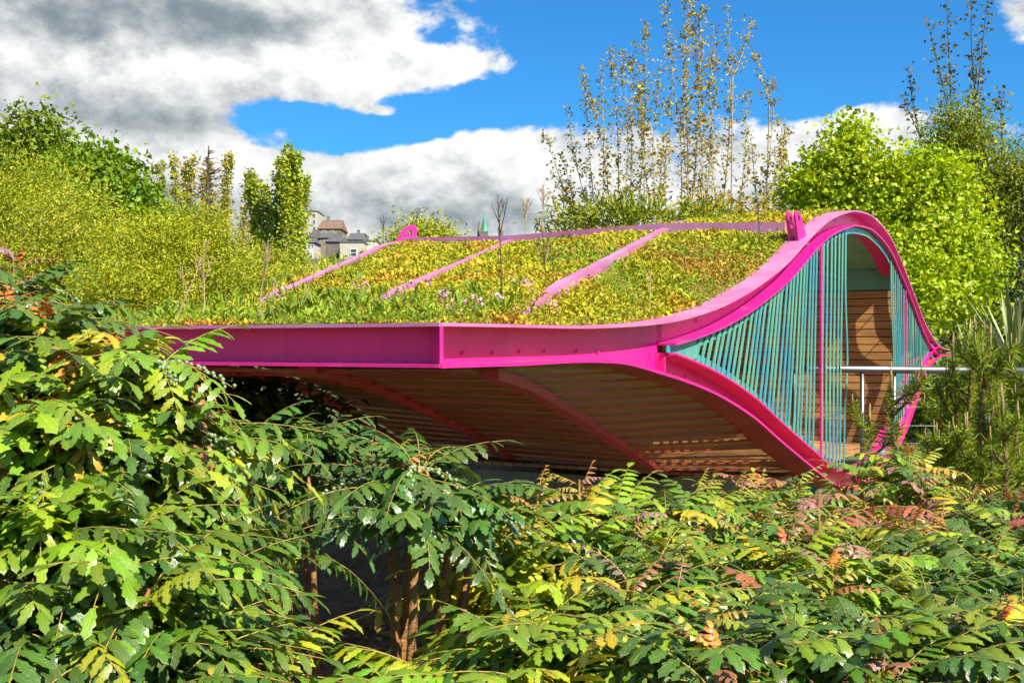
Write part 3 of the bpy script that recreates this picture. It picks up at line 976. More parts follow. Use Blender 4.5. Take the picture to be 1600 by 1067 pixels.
# dry stalks standing on the roof
def stalk(base, h, name, label, seed, mat, br=8, lean=(0, 0), rad=.006, spread=.25, group='dry stalks on the roof', start=.35):
    r_ = random.Random(seed)
    mb = MB(); b = Vector(base)
    pts = [b + Vector((lean[0] * t * h + .015 * h * math.sin(3 * t + seed), lean[1] * t * h, h * t)) for t in np.linspace(0, 1, 8)]
    mb.tube(pts, list(np.linspace(rad, rad * .3, 8)), 5)
    for k in range(br):
        t = r_.uniform(start, .95); i = t * 7; p = pts[int(i)].lerp(pts[min(int(i) + 1, 7)], i - int(i))
        a = r_.uniform(0, 6.28); d = Vector((math.cos(a) * spread, math.sin(a) * spread, .8)).normalized(); L = h * (1 - t) * r_.uniform(.5, 1.0) + .02
        q = [p, p + d * L * .5, p + d * L * .9 + Vector((0, 0, .1 * L))]
        mb.tube(q, [rad * .5, rad * .35, rad * .18], 4)
        for e in range(2):
            d2 = (d + Vector((r_.uniform(-.6, .6), r_.uniform(-.6, .6), .2))).normalized()
            mb.tube([q[1], q[1] + d2 * L * .4], [rad * .3, rad * .12], 3)
    o = mb.build(name, mat)
    return tag(o, label, 'stalk' if 'stalk' in name else 'sapling', group)


def on_roof(px, py, s_):
    """roof point at photo column px on the line s"""
    u_ = (px - 800) / F
    o_ = P0 + SV * s_
    l_ = (o_[0] - u_ * o_[1]) / (u_ * LV[1] - LV[0])
    return pod(l_, s_, zsur(l_, s_) - .02)
stalk(on_roof(781, 480, 1.1), .57, 'bare_sapling', 'tall thin bare sapling rising from the roof left of the leafy saplings', 1, M['twig_dark'], 5, (-.006, 0), .0055, .35, start=.6)
stalk(on_roof(318, 505, .5), .42, 'dry_stalk', 'tall pale dry stalk left of the poplars', 2, M['twig'], 5, (.02, 0), .005)
stalk(on_roof(270, 505, .4), .36, 'dry_stalk', 'pale dry stalk leaning right above the left end of the beam', 3, M['twig'], 4, (.45, 0), .005)
stalk(on_roof(405, 505, .5), .40, 'dry_stalk', 'forked pale dry stalk in front of the poplar', 4, M['twig'], 6, (.10, 0), .005)
stalk(on_roof(460, 505, .6), .34, 'dry_stalk', 'thin dry stalk leaning right beside the hip of the roof', 5, M['twig'], 3, (.40, 0), .004)
stalk(on_roof(430, 500, .8), .20, 'dry_stalk', 'short dry stalk between the poplar and the roof hip', 6, M['twig'], 4, (-.1, 0), .004)
stalk(on_roof(852, 470, 2.0), .36, 'dry_stalk', 'dark branching stalk on the roof between the two ribs', 7, M['twig_dark'], 9, (-.05, 0), .004, .5)
stalk(on_roof(1185, 380, 5.3), .36, 'dry_stalk', 'dark twiggy stalk beside the roof stringer near the right lug', 8, M['twig_dark'], 8, (.02, 0), .005, .4)
stalk(on_roof(1015, 470, 2.6), .22, 'dry_stalk', 'short straw-coloured stalk in the right-hand roof bay', 9, M['twig'], 4, (.05, 0), .004)

# ------------------------------------------------------------------ trees
def gz(x, y): return float(ground_h(np.float64(x), np.float64(y)))


def make_tree(name, label, cat, lobes, nleaf, size, pal, trunk_r=.12, mat='bark', clump=None, per=26, droop=0.0, group=None, aspect=.55, base=None, shell=.55, upbias=.2, limbs=14, leafmat='leaf', jit=.12):
    """lobes: (px, py, rx px, ry px, distance). Leaves hang in clumps at twig ends spread through the lobes."""
    L = []
    for (px, py, rx, ry, Y) in lobes:
        c = P(px, py, Y); k = Y / F
        L.append((np.array(c), np.array([rx * k, max(rx, ry) * k * .8, ry * k])))
    vol = np.array([np.prod(r) ** (2 / 3.) for _, r in L]); vol /= vol.sum()
    if base is None:
        b0 = L[0][0]; base = (b0[0], b0[1])
    bz = gz(*base)
    root = empty(name, label, cat, group, loc=(base[0], base[1], bz))
    inv_ = Matrix.Translation(-Vector(root.location))
    ncl = max(8, nleaf // per)
    li = rng.choice(len(L), ncl, p=vol)
    d = unit(rng.normal(size=(ncl, 3))); rad = rng.uniform(0, 1, ncl) ** shell
    cc = np.array([L[i][0] for i in li]) + d * rad[:, None] * np.array([L[i][1] for i in li]) * (1 + rng.normal(size=(ncl, 1)) * .10)
    cc = cc[cc[:, 2] > bz + .15]; ncl = len(cc)
    clump = clump or size * 3.2
    pos = np.repeat(cc, per, 0) + rng.normal(size=(ncl * per, 3)) * clump * np.array([1, 1, .8 + droop])
    if droop: pos[:, 2] -= np.abs(rng.normal(size=len(pos))) * clump * droop
    ctr = np.array([L[i][0] for i in li])[:ncl] if ncl == len(li) else np.mean([q for q, _ in L], 0)[None]
    out = np.repeat(unit(cc - np.mean([q for q, _ in L], 0)), per, 0)
    D = rng.normal(size=(len(pos), 3)) + out * .5 + np.array([0, 0, upbias - 1.6 * droop])
    sz = size * rng.uniform(.4, 1.5, len(pos))
    ccol = np.repeat(palette(pal, ncl, jit), per, 0); icol = palette(pal, len(pos), jit)
    mixw = rng.uniform(.0, 1, (len(pos), 1)) * .6
    nrm = rng.normal(size=(len(pos), 3)) * .8 + out * .6 + np.array([0.1, -.1, .7])
    cm = leaf_mesh('crown', pos, D, sz, sz * aspect, ccol * (1 - mixw) + icol * mixw, M[leafmat], nrm=nrm)
    o = link('crown', cm, root); o.matrix_parent_inverse = inv_
    mb = MB()
    topc = max(L, key=lambda q: q[0][2])[0]
    b = Vector((base[0], base[1], bz - .05)); t = Vector(topc)
    tr = [b.lerp(t, k) + Vector((math.sin(k * 4 + base[0]) * .04 * (t - b).length * k * (1 - k) * 2, 0, 0)) for k in np.linspace(0, 1, 9)]
    mb.tube(tr, list(np.linspace(trunk_r, trunk_r * .25, 9)), 8)
    for k in range(limbs):
        tgt = Vector(cc[rng.integers(ncl)]); f = rng.uniform(.2, .85)
        i = min(int(f * 8), 7); p = tr[i]
        if (tgt - p).length < .1: continue
        mid = p.lerp(tgt, .5) + Vector((0, 0, .08 * (tgt - p).length)); r0 = trunk_r * (1 - f * .7) * .5
        mb.tube([p, mid, tgt], [r0, r0 * .6, r0 * .18], 5)
        for e in range(3):
            t2 = Vector(cc[rng.integers(ncl)])
            if (t2 - mid).length < 0.5 * (tgt - p).length + .5: mb.tube([mid, mid.lerp(t2, .5) + Vector((0, 0, .04)), t2], [r0 * .4, r0 * .25, r0 * .1], 4)
    o = mb.build('trunk', M[mat], root, True); o.matrix_parent_inverse = inv_
    return root


YG = [(.42, .43, .012, 4), (.33, .39, .012, 3), (.50, .46, .04, 2), (.15, .22, .014, 3)]
YG2 = [(.38, .41, .010, 3), (.46, .45, .02, 3), (.22, .29, .012, 3)]
BG = [(.16, .27, .008, 4), (.22, .33, .010, 3), (.10, .19, .010, 2)]
MG = [(.17, .24, .015, 3), (.24, .30, .02, 3), (.10, .15, .015, 2)]
OL = [(.38, .36, .04, 3), (.46, .42, .05, 2), (.24, .23, .03, 2)]
LIME = [(.34, .45, .006, 4), (.43, .52, .010, 3), (.22, .33, .006, 2), (.5, .54, .03, 1)]

make_tree('willow_shrub', 'large yellow-green willow shrub filling the far left edge', 'shrub', [(30, 330, 120, 95, 15), (120, 380, 110, 90, 14), (-60, 380, 120, 120, 15), (30, 440, 130, 80, 14)], 90000, .042, YG, .10, 'bark_pale', aspect=.35, per=30, clump=.13)
make_tree('willow_shrub', 'yellow-green willow shrub left of the first dry stalk', 'shrub', [(240, 420, 95, 80, 13), (300, 390, 80, 70, 13.5), (190, 460, 100, 60, 12.5)], 60000, .040, YG2, .09, 'bark_pale', aspect=.35, per=30, clump=.12)
make_tree('willow_shrub', 'low yellow-green willow shrub at the foot of the poplars', 'shrub', [(400, 435, 80, 50, 16), (340, 450, 90, 55, 15), (455, 460, 60, 40, 15)], 40000, .044, YG, .08, 'bark_pale', aspect=.35, per=30, clump=.13)
make_tree('broadleaf_tree', 'bright green rounded tree rising behind the willow shrubs', 'tree', [(165, 320, 60, 65, 22), (210, 370, 60, 60, 22), (130, 290, 40, 45, 22), (160, 272, 30, 22, 22)], 16000, .12, BG, .16, aspect=.7, per=16, clump=.28)
make_tree('broadleaf_tree', 'open-topped green tree at the top left corner of the trees', 'tree', [(45, 235, 48, 32, 24), (20, 290, 70, 60, 24), (85, 240, 22, 20, 24), (62, 205, 18, 14, 24)], 9000, .13, MG, .18, aspect=.7, per=12, clump=.32)


def poplar(name, label, strands, Y, leaf, pal, n_per, group=None, cat='tree', trunk_r=.12, wid=.35, base=None, mat='bark_pale', twigs=True, per=5, aspect=.8, start=0.0, taper=.8, cluster=False):
    """upright stems given in photo pixels (x0, y0, x1, y1): leaves along the stem and its short side twigs"""
    bx = np.mean([P(q[0], q[1], Y).x for q in strands]) if base is None else base
    bz = gz(bx, Y)
    root = empty(name, label, cat, group, loc=(bx, Y, bz)); inv_ = Matrix.Translation(-Vector(root.location))
    mb = MB(); pos, dirs = [], []
    for (x0, y0, x1, y1) in strands:
        a = P(x0, y0, Y); b = P(x1, y1, Y); a.y += rng.uniform(-1, 1) * wid * 2; b.y = a.y + rng.uniform(-.4, .4)
        h = (b - a).length
        bow = Vector((rng.uniform(-.04, .04) * h, 0, 0))
        pts = [a.lerp(b, k) + bow * math.sin(math.pi * k) for k in np.linspace(0, 1, 8)]
        foot = Vector((bx + (a.x - bx) * .3, Y, bz - .05))
        mb.tube([foot, foot.lerp(a, .55) + Vector(((a.x - bx) * .25, 0, 0))] + pts, list(np.linspace(trunk_r * .7, trunk_r * .45, 2)) + list(np.linspace(trunk_r * .45, trunk_r * .06, 8)), 5)
        nt = int(n_per * h)
        for _ in range(nt):
            t = start + (1 - start) * rng.uniform(0, 1); i = t * 7; p = pts[int(min(i, 6))].lerp(pts[int(min(i, 6)) + 1], i - int(min(i, 6)))
            ln = wid * rng.uniform(.15, 1.0) * (1 - taper * t) * (.75 + .35 * math.sin(9 * t + x0))
            an = rng.uniform(0, 6.28); d = Vector((math.cos(an) * .7, math.sin(an) * .7, rng.uniform(.4, 1.1))).normalized()
            if twigs and ln > .1: mb.tube([p, p + d * ln], [.012, .004], 3)
            for _k in range(per):
                q = p + d * ln * (rng.uniform(.75, 1.05) if cluster else rng.uniform(.3, 1.05))
                pos.append(q); dirs.append((d.x + rng.normal() * .8, d.y + rng.normal() * .8, rng.normal() * .7 - .1))
    pos = np.array(pos) + rng.normal(size=(len(pos), 3)) * leaf * .7; dirs = np.array(dirs)
    sz = leaf * rng.uniform(.6, 1.25, len(pos))
    o = link('crown', leaf_mesh('crown', pos, dirs, sz, sz * aspect, palette(pal, len(pos), .15), M['leaf']), root); o.matrix_parent_inverse = inv_
    o = mb.build('trunk', M[mat], root, True); o.matrix_parent_inverse = inv_
    return root


PG = [(.32, .38, .02, 3), (.42, .46, .03, 3), (.20, .26, .02, 2)]
poplar('poplar_tree', 'tall narrow green poplar standing left of the distant houses', [(440, 430, 447, 228), (452, 430, 462, 240), (430, 430, 428, 270), (462, 420, 470, 270), (446, 430, 440, 250), (456, 430, 455, 235)], 40, .13, PG, 60, wid=.60, trunk_r=.16, per=6)
poplar('poplar_tree', 'short leaning poplar on the left flank of the tallest poplar', [(420, 420, 404, 284), (424, 410, 412, 290), (415, 420, 398, 300)], 42, .13, PG, 52, wid=.5, trunk_r=.12, per=7)
poplar('poplar_tree', 'thin brownish poplar with bare upper twigs, leftmost of the poplars', [(275, 400, 276, 240), (284, 400, 287, 248), (292, 400, 300, 240), (270, 400, 262, 262), (250, 400, 248, 285)], 44, .12, OL, 34, wid=.6, trunk_r=.13, per=6)
poplar('poplar_tree', 'olive poplar between the bare conifer and the tallest poplar', [(345, 410, 352, 250), (358, 410, 368, 246), (370, 410, 384, 262), (350, 410, 340, 262), (330, 410, 322, 270)], 45, .12, OL, 38, wid=.75, trunk_r=.14, per=6)
# bare conifer
def bare_conifer(px, py0, py1, Y, label):
    a = P(px, py0, Y); b = P(px + 4, py1, Y); bz = gz(a.x, Y)
    mb = MB(); mb.tube([(a.x, Y, bz), a, b], [.2, .14, .02], 7)
    root = empty('bare_conifer', label, 'tree', None, (a.x, Y, bz)); inv_ = Matrix.Translation(-Vector(root.location))
    o = mb.build('trunk', M['twig_dark'], root); o.matrix_parent_inverse = inv_
    mb = MB()
    for k in range(70):
        t = rng.uniform(0, .96); p = a.lerp(b, t); ln = (1 - t) * 1.5 + .15; an = rng.uniform(0, 6.28)
        d = Vector((math.cos(an), math.sin(an), rng.uniform(-.1, .5))).normalized(); e = p + d * ln
        mb.tube([p, p.lerp(e, .5), e + Vector((0, 0, ln * .12))], [.03, .018, .006], 3)
        for j in range(4):
            q = p.lerp(e, rng.uniform(.3, .95)); mb.tube([q, q + (d * .5 + Vector(rng.normal(size=3)) * .5) * ln * .35], [.012, .004], 3)
    o = mb.build('branches', M['bark'], root); o.matrix_parent_inverse = inv_
bare_conifer(322, 400, 228, 43, 'bare brown conifer with spiky twigs among the left poplars')

make_tree('round_shrub', 'rounded yellow-green bush just behind the left lifting lug', 'shrub', [(660, 372, 40, 30, 20), (625, 390, 30, 25, 20), (690, 380, 25, 25, 20)], 7000, .07, YG2, .08, aspect=.4, per=20, clump=.16)
make_tree('round_shrub', 'low green bush growing in front of the distant houses', 'shrub', [(545, 440, 60, 20, 60), (490, 440, 45, 22, 58), (600, 430, 40, 16, 62)], 9000, .22, YG2, .12, aspect=.5, per=18, clump=.5)
make_tree('round_shrub', 'bushy yellow-green shrub behind the hip of the roof', 'shrub', [(470, 465, 45, 26, 22), (520, 458, 40, 16, 24)], 9000, .07, YG2, .08, aspect=.4, per=20, clump=.18)

# slender young poplars behind the roof
ASP = [(.36, .28, .025, 4), (.44, .35, .03, 3), (.24, .20, .02, 3), (.42, .26, .05, 1)]
SAP = [
    ('leftmost short leafy sapling leaning out over the roof crest', [(905, 345, 852, 200), (900, 350, 878, 235), (915, 350, 862, 270), (895, 350, 856, 300)]),
    ('slender leafy sapling, second from the left behind the roof', [(925, 345, 886, 165), (930, 345, 910, 105)]),
    ('slender leafy sapling with a bushy middle, third from the left', [(945, 345, 942, 92), (950, 345, 918, 155)]),
    ('straight leafy sapling, fourth from the left behind the roof', [(970, 345, 959, 62), (975, 345, 972, 70)]),
    ('leafy sapling left of the gap, with a kinked left branch', [(985, 345, 990, 72), (1000, 345, 1014, 25), (1006, 220, 992, 70)]),
    ('tall thin leafy sapling just left of the tallest stem', [(1020, 345, 1025, 110), (1024, 345, 1006, 120), (1035, 345, 1046, 150), (1030, 345, 1038, 210)]),
    ('tall leafy sapling with a bare pale stem reaching the top edge', [(1070, 345, 1063, -20), (1068, 225, 1040, 5)]),
    ('tall leafy sapling right of the bare pale stem, at the top edge', [(1080, 345, 1084, -10), (1075, 345, 1078, 30)]),
    ('dense leafy sapling in the middle right of the row', [(1100, 345, 1098, 10), (1105, 345, 1120, 60)]),
    ('tall sapling with two diverging upper twigs near the top edge', [(1135, 345, 1142, -5), (1138, 130, 1172, 36), (1128, 345, 1122, 30)]),
    ('leafy sapling with a bent tip, third from the right', [(1180, 345, 1195, 140), (1192, 170, 1174, 92), (1150, 345, 1168, 140)]),
    ('short leafy sapling leaning right, second from the right', [(1190, 345, 1228, 200), (1195, 345, 1180, 200)]),
    ('rightmost thin sapling leaning toward the lime green tree', [(1210, 345, 1248, 190), (1225, 345, 1230, 182), (1215, 345, 1210, 230)]),
]
for lab, st in SAP:
    poplar('young_poplar', lab, st, 24 + rng.uniform(-1, 2), .072, ASP, 18, 'saplings behind the roof', wid=.36, trunk_r=.034, per=5, aspect=.8, taper=.78, start=.02, cluster=True)
make_tree('leafy_shrub', 'yellow-green long-leaved shrub at the feet of the saplings', 'shrub', [(985, 340, 55, 14, 21), (920, 346, 45, 10, 21), (1090, 348, 70, 8, 21), (880, 352, 30, 8, 21)], 3000, .16, [(.28, .30, .012, 3), (.20, .25, .012, 2)], .05, aspect=.22, per=8, clump=.2, upbias=.8)
make_tree('leafy_shrub', 'low olive shrub under the right-hand saplings', 'shrub', [(1180, 345, 60, 12, 23), (1110, 338, 60, 14, 23)], 1500, .09, ASP, .05, aspect=.8, per=8, clump=.25)
for x, y, h, lab, sd in ((822, 350, .55, 'bare twiggy sapling behind the roof crest, nearer the dark spires', 11), (848, 350, .75, 'bare twiggy sapling behind the roof crest, nearest the leafy saplings', 12)):
    b = P(x, y + 12, 18); stalk((b.x, b.y, b.z), h, 'bare_sapling', lab, sd, M['twig'], 18, (0, 0), .012, .4, 'bare saplings behind the roof')
for x, y, lab, sd in ((598, 385, 'dark seed-headed stalk left of the left lifting lug', 21), (650, 372, 'pair of thin seed-headed stalks above the bush behind the lug', 22)):
    b = P(x, y, 13); stalk((b.x, b.y, b.z - .2), .55, 'dry_stalk', lab, sd, M['twig_dark'], 5, (.03, 0), .009, .6, 'seed heads behind the roof', start=.7)

# right-hand trees
make_tree('maple_tree', 'lime green maple with dense sunlit leaves behind the open end', 'tree', [(1400, 350, 130, 110, 21), (1320, 280, 60, 75, 21), (1480, 420, 90, 90, 21), (1390, 450, 110, 90, 20), (1270, 300, 35, 50, 21), (1440, 300, 70, 60, 21), (1330, 215, 25, 24, 21)], 46000, .092, LIME, .14, aspect=.85, per=26, clump=.21)
make_tree('willow_tree', 'feathery grey-green willow at the right edge above the maple', 'tree', [(1500, 220, 50, 60, 27), (1570, 290, 65, 75, 27), (1500, 300, 60, 60, 27), (1590, 400, 70, 80, 27), (1545, 380, 60, 80, 27)], 42000, .13, [(.25, .30, .015, 3), (.18, .23, .02, 3), (.33, .35, .03, 2)], .12, 'bark_pale', aspect=.28, per=22, clump=.26, droop=.5)
poplar('tall_poplar', 'tall sparse dark-twigged poplar rising above the willow to the top edge', [(1490, 250, 1478, -20), (1500, 200, 1530, -10), (1520, 240, 1500, -30), (1480, 220, 1440, 40), (1460, 260, 1405, 150), (1470, 250, 1432, 90), (1540, 240, 1545, 150)], 34, .14, [(.12, .11, .03, 3), (.18, .15, .03, 2)], 9, wid=.6, trunk_r=.07, per=3, mat='twig_dark')
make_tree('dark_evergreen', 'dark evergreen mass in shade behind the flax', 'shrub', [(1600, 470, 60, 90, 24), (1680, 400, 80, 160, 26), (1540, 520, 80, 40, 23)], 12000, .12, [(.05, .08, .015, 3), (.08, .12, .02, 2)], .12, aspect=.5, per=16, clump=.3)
make_tree('golden_shrub', 'yellow-leaved shrub under the flax at the right edge', 'shrub', [(1585, 590, 70, 45, 17), (1530, 600, 40, 40, 17.5), (1650, 600, 70, 60, 17)], 6000, .09, [(.40, .38, .012, 3), (.28, .32, .012, 2)], .04, aspect=.4, per=10, clump=.12)
make_tree('hedge_shrub', 'mid green shrub behind the right end of the handrail', 'shrub', [(1490, 610, 60, 50, 18.5), (1420, 640, 60, 60, 19), (1560, 660, 100, 70, 17), (1340, 640, 60, 50, 19)], 14000, .08, BG, .06, aspect=.5, per=14, clump=.16)
make_tree('hedge_shrub', 'shaded green hedge behind the pavilion to the left', 'shrub', [(100, 520, 140, 70, 18), (-60, 500, 100, 90, 18), (330, 520, 120, 60, 19), (560, 520, 140, 60, 26)], 16000, .09, MG, .08, aspect=.5, per=14, clump=.2)

make_tree('shade_fill_shrub', 'added dark bush standing for the shade under the left end of the beam', 'shrub', [(320, 650, 80, 50, 6.6), (420, 665, 60, 45, 6.9), (240, 640, 70, 60, 6.4), (500, 690, 50, 40, 7.3)], 9000, .07, [(.05, .10, .016, 3), (.08, .14, .018, 2), (.035, .07, .014, 2)], .04, aspect=.45, per=14, clump=.12)  # added for the darkness under the hull; its leaf colours carry the shade
# flax
def flax(px, py, Y, n, L, label, seed):
    r_ = np.random.default_rng(seed); b = P(px, py, Y); bz = b.z - .12
    root = empty('flax_plant', label, 'plant', 'flax plants', (b.x, b.y, bz))
    for i in range(n):
        an = r_.uniform(0, 6.28); el_ = r_.uniform(.55, 1.5); ln = L * r_.uniform(.65, 1.05); w = .05 * r_.uniform(.8, 1.2)
        bend = r_.uniform(.0, .35) * (1.6 - el_)
        mb = MB(); rows = []
        for t in np.linspace(0, 1, 9):
            e = el_ - bend * t * 2
            rr = ln * t
            x = rr * math.cos(e); z = rr * math.sin(e)
            ww = w * (1 - t ** 3) * (.6 + .8 * t * (1 - t) * 2) + .001
            rows.append([(x, -ww, z + ww * .5), (x, -ww * .8, z + ww * .36), (x, 0, z), (x, ww * .8, z + ww * .36), (x, ww, z + ww * .5)])
        mb.quadstrip(rows)
        me = mb.mesh('leaf', [M['flax_mid'], M['flax_edge']])
        me.polygons.foreach_set('material_index', [1 if k % 4 in (0, 3) else 0 for k in range(len(me.polygons))])
        o = link('leaf', me, root); o.rotation_euler = (0, 0, an)
M['flax_mid'] = solid('flax_leaf_green', (.17, .24, .05), .45, .25, 20)
M['flax_edge'] = solid('flax_leaf_margin', (.50, .46, .20), .45, .2, 20)
flax(1585, 590, 16.2, 52, 1.65, 'large variegated flax with cream-edged sword leaves at the right edge', 5)
flax(1520, 600, 16.6, 36, 1.15, 'smaller spreading flax left of the large one beneath the maple', 6)

# dwarf pines: brown stems set with needles, pale candles on top
def pine(px, Y, stems, label, seed, br=5):
    r_ = np.random.default_rng(seed); b = P(px, 540, Y)
    root = empty('pine_shrub', label, 'shrub', 'pine shrubs at the right', (b.x, b.y, gz(b.x, b.y))); inv_ = Matrix.Translation(-Vector(root.location))
    ws = MB(); cands = []; NP, ND, NL = [], [], []
    for (x0, y0, x1, y1) in stems:
        a = P(x0, y0, Y); c = P(x1, y1, Y); a.y += r_.uniform(-.5, .5); c.y = a.y + r_.uniform(-.15, .15)
        h = (c - a).length
        foot = Vector((b.x + (a.x - b.x) * .6, a.y, root.location.z))
        mid = a.lerp(c, .5) + Vector((r_.uniform(-.03, .03), 0, 0))
        ws.tube([foot, a, mid, c], [.03, .022, .015, .008], 6)
        cl_ = .20 * r_.uniform(.7, 1.2)
        wc = MB(); wc.tube([c, c + Vector((0, 0, cl_ * .5)), c + Vector((r_.uniform(-.01, .01), 0, cl_))], [.011, .010, .004], 6); cands.append(wc)
        segs = [(foot.lerp(a, .55), a), (a, mid), (mid, c)]
        for _ in range(br):
            t = r_.uniform(.15, .85); p = a.lerp(c, t); an = r_.uniform(0, 6.28); ln = r_.uniform(.12, .28)
            e = p + Vector((math.cos(an) * ln * .8, math.sin(an) * ln * .8, ln * .9)); ws.tube([p, p.lerp(e, .5) - Vector((0, 0, .02)), e], [.010, .008, .005], 5)
            wc = MB(); wc.tube([e, e + Vector((0, 0, .10 * r_.uniform(.6, 1.3)))], [.008, .003], 5); cands.append(wc); segs.append((p.lerp(e, .3), e)); 
        for p, q in segs:
            n = int((q - p).length * 620)
            t = r_.uniform(0, 1, n)[:, None]; d = np.array((q - p).normalized())
            NP.append(np.array(p)[None] * (1 - t) + np.array(q)[None] * t); ND.append(unit(r_.normal(size=(n, 3))) * .9 + d[None] * .75); NL.append(r_.uniform(.055, .10, n))
        n = 40; t = r_.uniform(0, .6, n)[:, None]
        NP.append(np.array(c)[None] + t * np.array([[0, 0, cl_]])); ND.append(r_.normal(size=(n, 3)) * .35 + np.array([0, 0, .8])); NL.append(r_.uniform(.02, .04, n))
    NP = np.concatenate(NP); ND = np.concatenate(ND); NL = np.concatenate(NL)
    for me, nm in ((leaf_mesh('needles', NP, ND, NL, .0052, palette([(.26, .36, .025, 3), (.34, .42, .03, 3), (.18, .25, .02, 2)], len(NP)), M['leaf']), 'needles'), (ws.mesh('stems', M['bark'], True), 'stems')):
        o = link(nm, me, root); o.matrix_parent_inverse = inv_
    for wc in cands:
        o = wc.build('candle', M['candle'], root, True); o.matrix_parent_inverse = inv_
M['candle'] = solid('pine_candle', (.34, .25, .07), .7, .4, 60, bump=.6, bscale=150)
pine(1520, 8.2, [(1530, 720, 1512, 560), (1525, 700, 1525, 525), (1545, 740, 1530, 560), (1512, 660, 1522, 548)], 'tall pine shrub with long upright candles in front of the handrail', 31)
pine(1580, 8.0, [(1580, 730, 1588, 585), (1560, 720, 1566, 600), (1600, 740, 1612, 600), (1640, 730, 1640, 580)], 'pine shrub at the right edge', 32)
pine(1470, 8.6, [(1472, 750, 1468, 670), (1450, 760, 1446, 700), (1490, 740, 1494, 640)], 'pine shrub beside the lower right curve of the frame', 33)
pine(1360, 8.0, [(1368, 720, 1364, 610), (1345, 735, 1330, 660)], 'single small pine in front of the opening', 34, 2)
pine(1545, 7.2, [(1550, 800, 1548, 655), (1505, 800, 1500, 680), (1590, 800, 1600, 670), (1470, 790, 1478, 700)], 'low pine shrub nearest the mahonia bed', 35)

# ------------------------------------------------------------------ mahonia shrubs in front
def leaf_material(name, rough, spec):
    m, nt, b, q = mat_new(name)
    oi = nt.nodes.new('ShaderNodeObjectInfo')
    v = objvec(nt)
    a = nt.nodes.new('ShaderNodeAttribute'); a.attribute_name = 'Col'      # leaflet-to-leaflet tint
    c = q.mix(1.0, oi.outputs['Color'], a.outputs['Color'], 'MULTIPLY')
    n = q.noise(v, 55, 4, .6)
    uv = nt.nodes.new('ShaderNodeUVMap'); sp = nt.nodes.new('ShaderNodeSeparateXYZ'); nt.links.new(uv.outputs[0], sp.inputs[0])
    ax = q.m('ABSOLUTE', q.m('SUBTRACT', sp.outputs[1], .5))
    vn = q.m('PINGPONG', q.m('SUBTRACT', q.m('MULTIPLY', sp.outputs[0], 7.0), q.m('MULTIPLY', ax, 3.4)), .5)
    vein = q.m('SUBTRACT', 1.0, q.ss(vn, 0.0, .13))
    rib_ = q.m('SUBTRACT', 1.0, q.ss(ax, .012, .05))
    vn2 = q.m('MAXIMUM', q.m('MULTIPLY', vein, .45), rib_)
    c = q.mix(q.m('MULTIPLY', q.ss(n, .55, .8), .3), c, (.30, .30, .04))
    c = q.mix(q.m('MULTIPLY', q.ss(q.noise(v, 95, 2, .5), .70, .76), .8), c, (.16, .09, .03))
    c = q.mix(q.m('MULTIPLY', vn2, .5), c, q.mix(1.0, c, (2.6, 2.1, 1.6), 'MULTIPLY'))
    nt.links.new(c, b.inputs['Base Color'])
    nt.links.new(q.m('ADD', rough, q.m('MULTIPLY', n, .22)), b.inputs['Roughness'])
    b.inputs['Specular IOR Level'].default_value = spec
    bn = nt.nodes.new('ShaderNodeBump'); bn.inputs['Strength'].default_value = .55; bn.inputs['Distance'].default_value = .003
    nt.links.new(q.m('SUBTRACT', q.m('MULTIPLY', q.noise(v, 90, 3, .6), .6), q.m('MULTIPLY', vn2, .8)), bn.inputs['Height']); nt.links.new(bn.outputs[0], b.inputs['Normal'])
    t = nt.nodes.new('ShaderNodeBsdfTranslucent')
    nt.links.new(q.mix(1.0, c, (1.35, 1.4, .6), 'MULTIPLY'), t.inputs['Color'])
    mx = nt.nodes.new('ShaderNodeMixShader'); mx.inputs[0].default_value = .22
    nt.links.new(b.outputs[0], mx.inputs[1]); nt.links.new(t.outputs[0], mx.inputs[2])
    nt.links.new(mx.outputs[0], nt.nodes['Material Output'].inputs['Surface'])
    return m


M['mahonia'] = leaf_material('mahonia_leaf', .24, .7)
M['rachis'] = solid('leaf_stalk', (.34, .24, .04), .6, .3, 40)
M['berry'] = solid('unripe_berry', (.26, .33, .12), .55, .35, 90, c2=(.13, .22, .13))


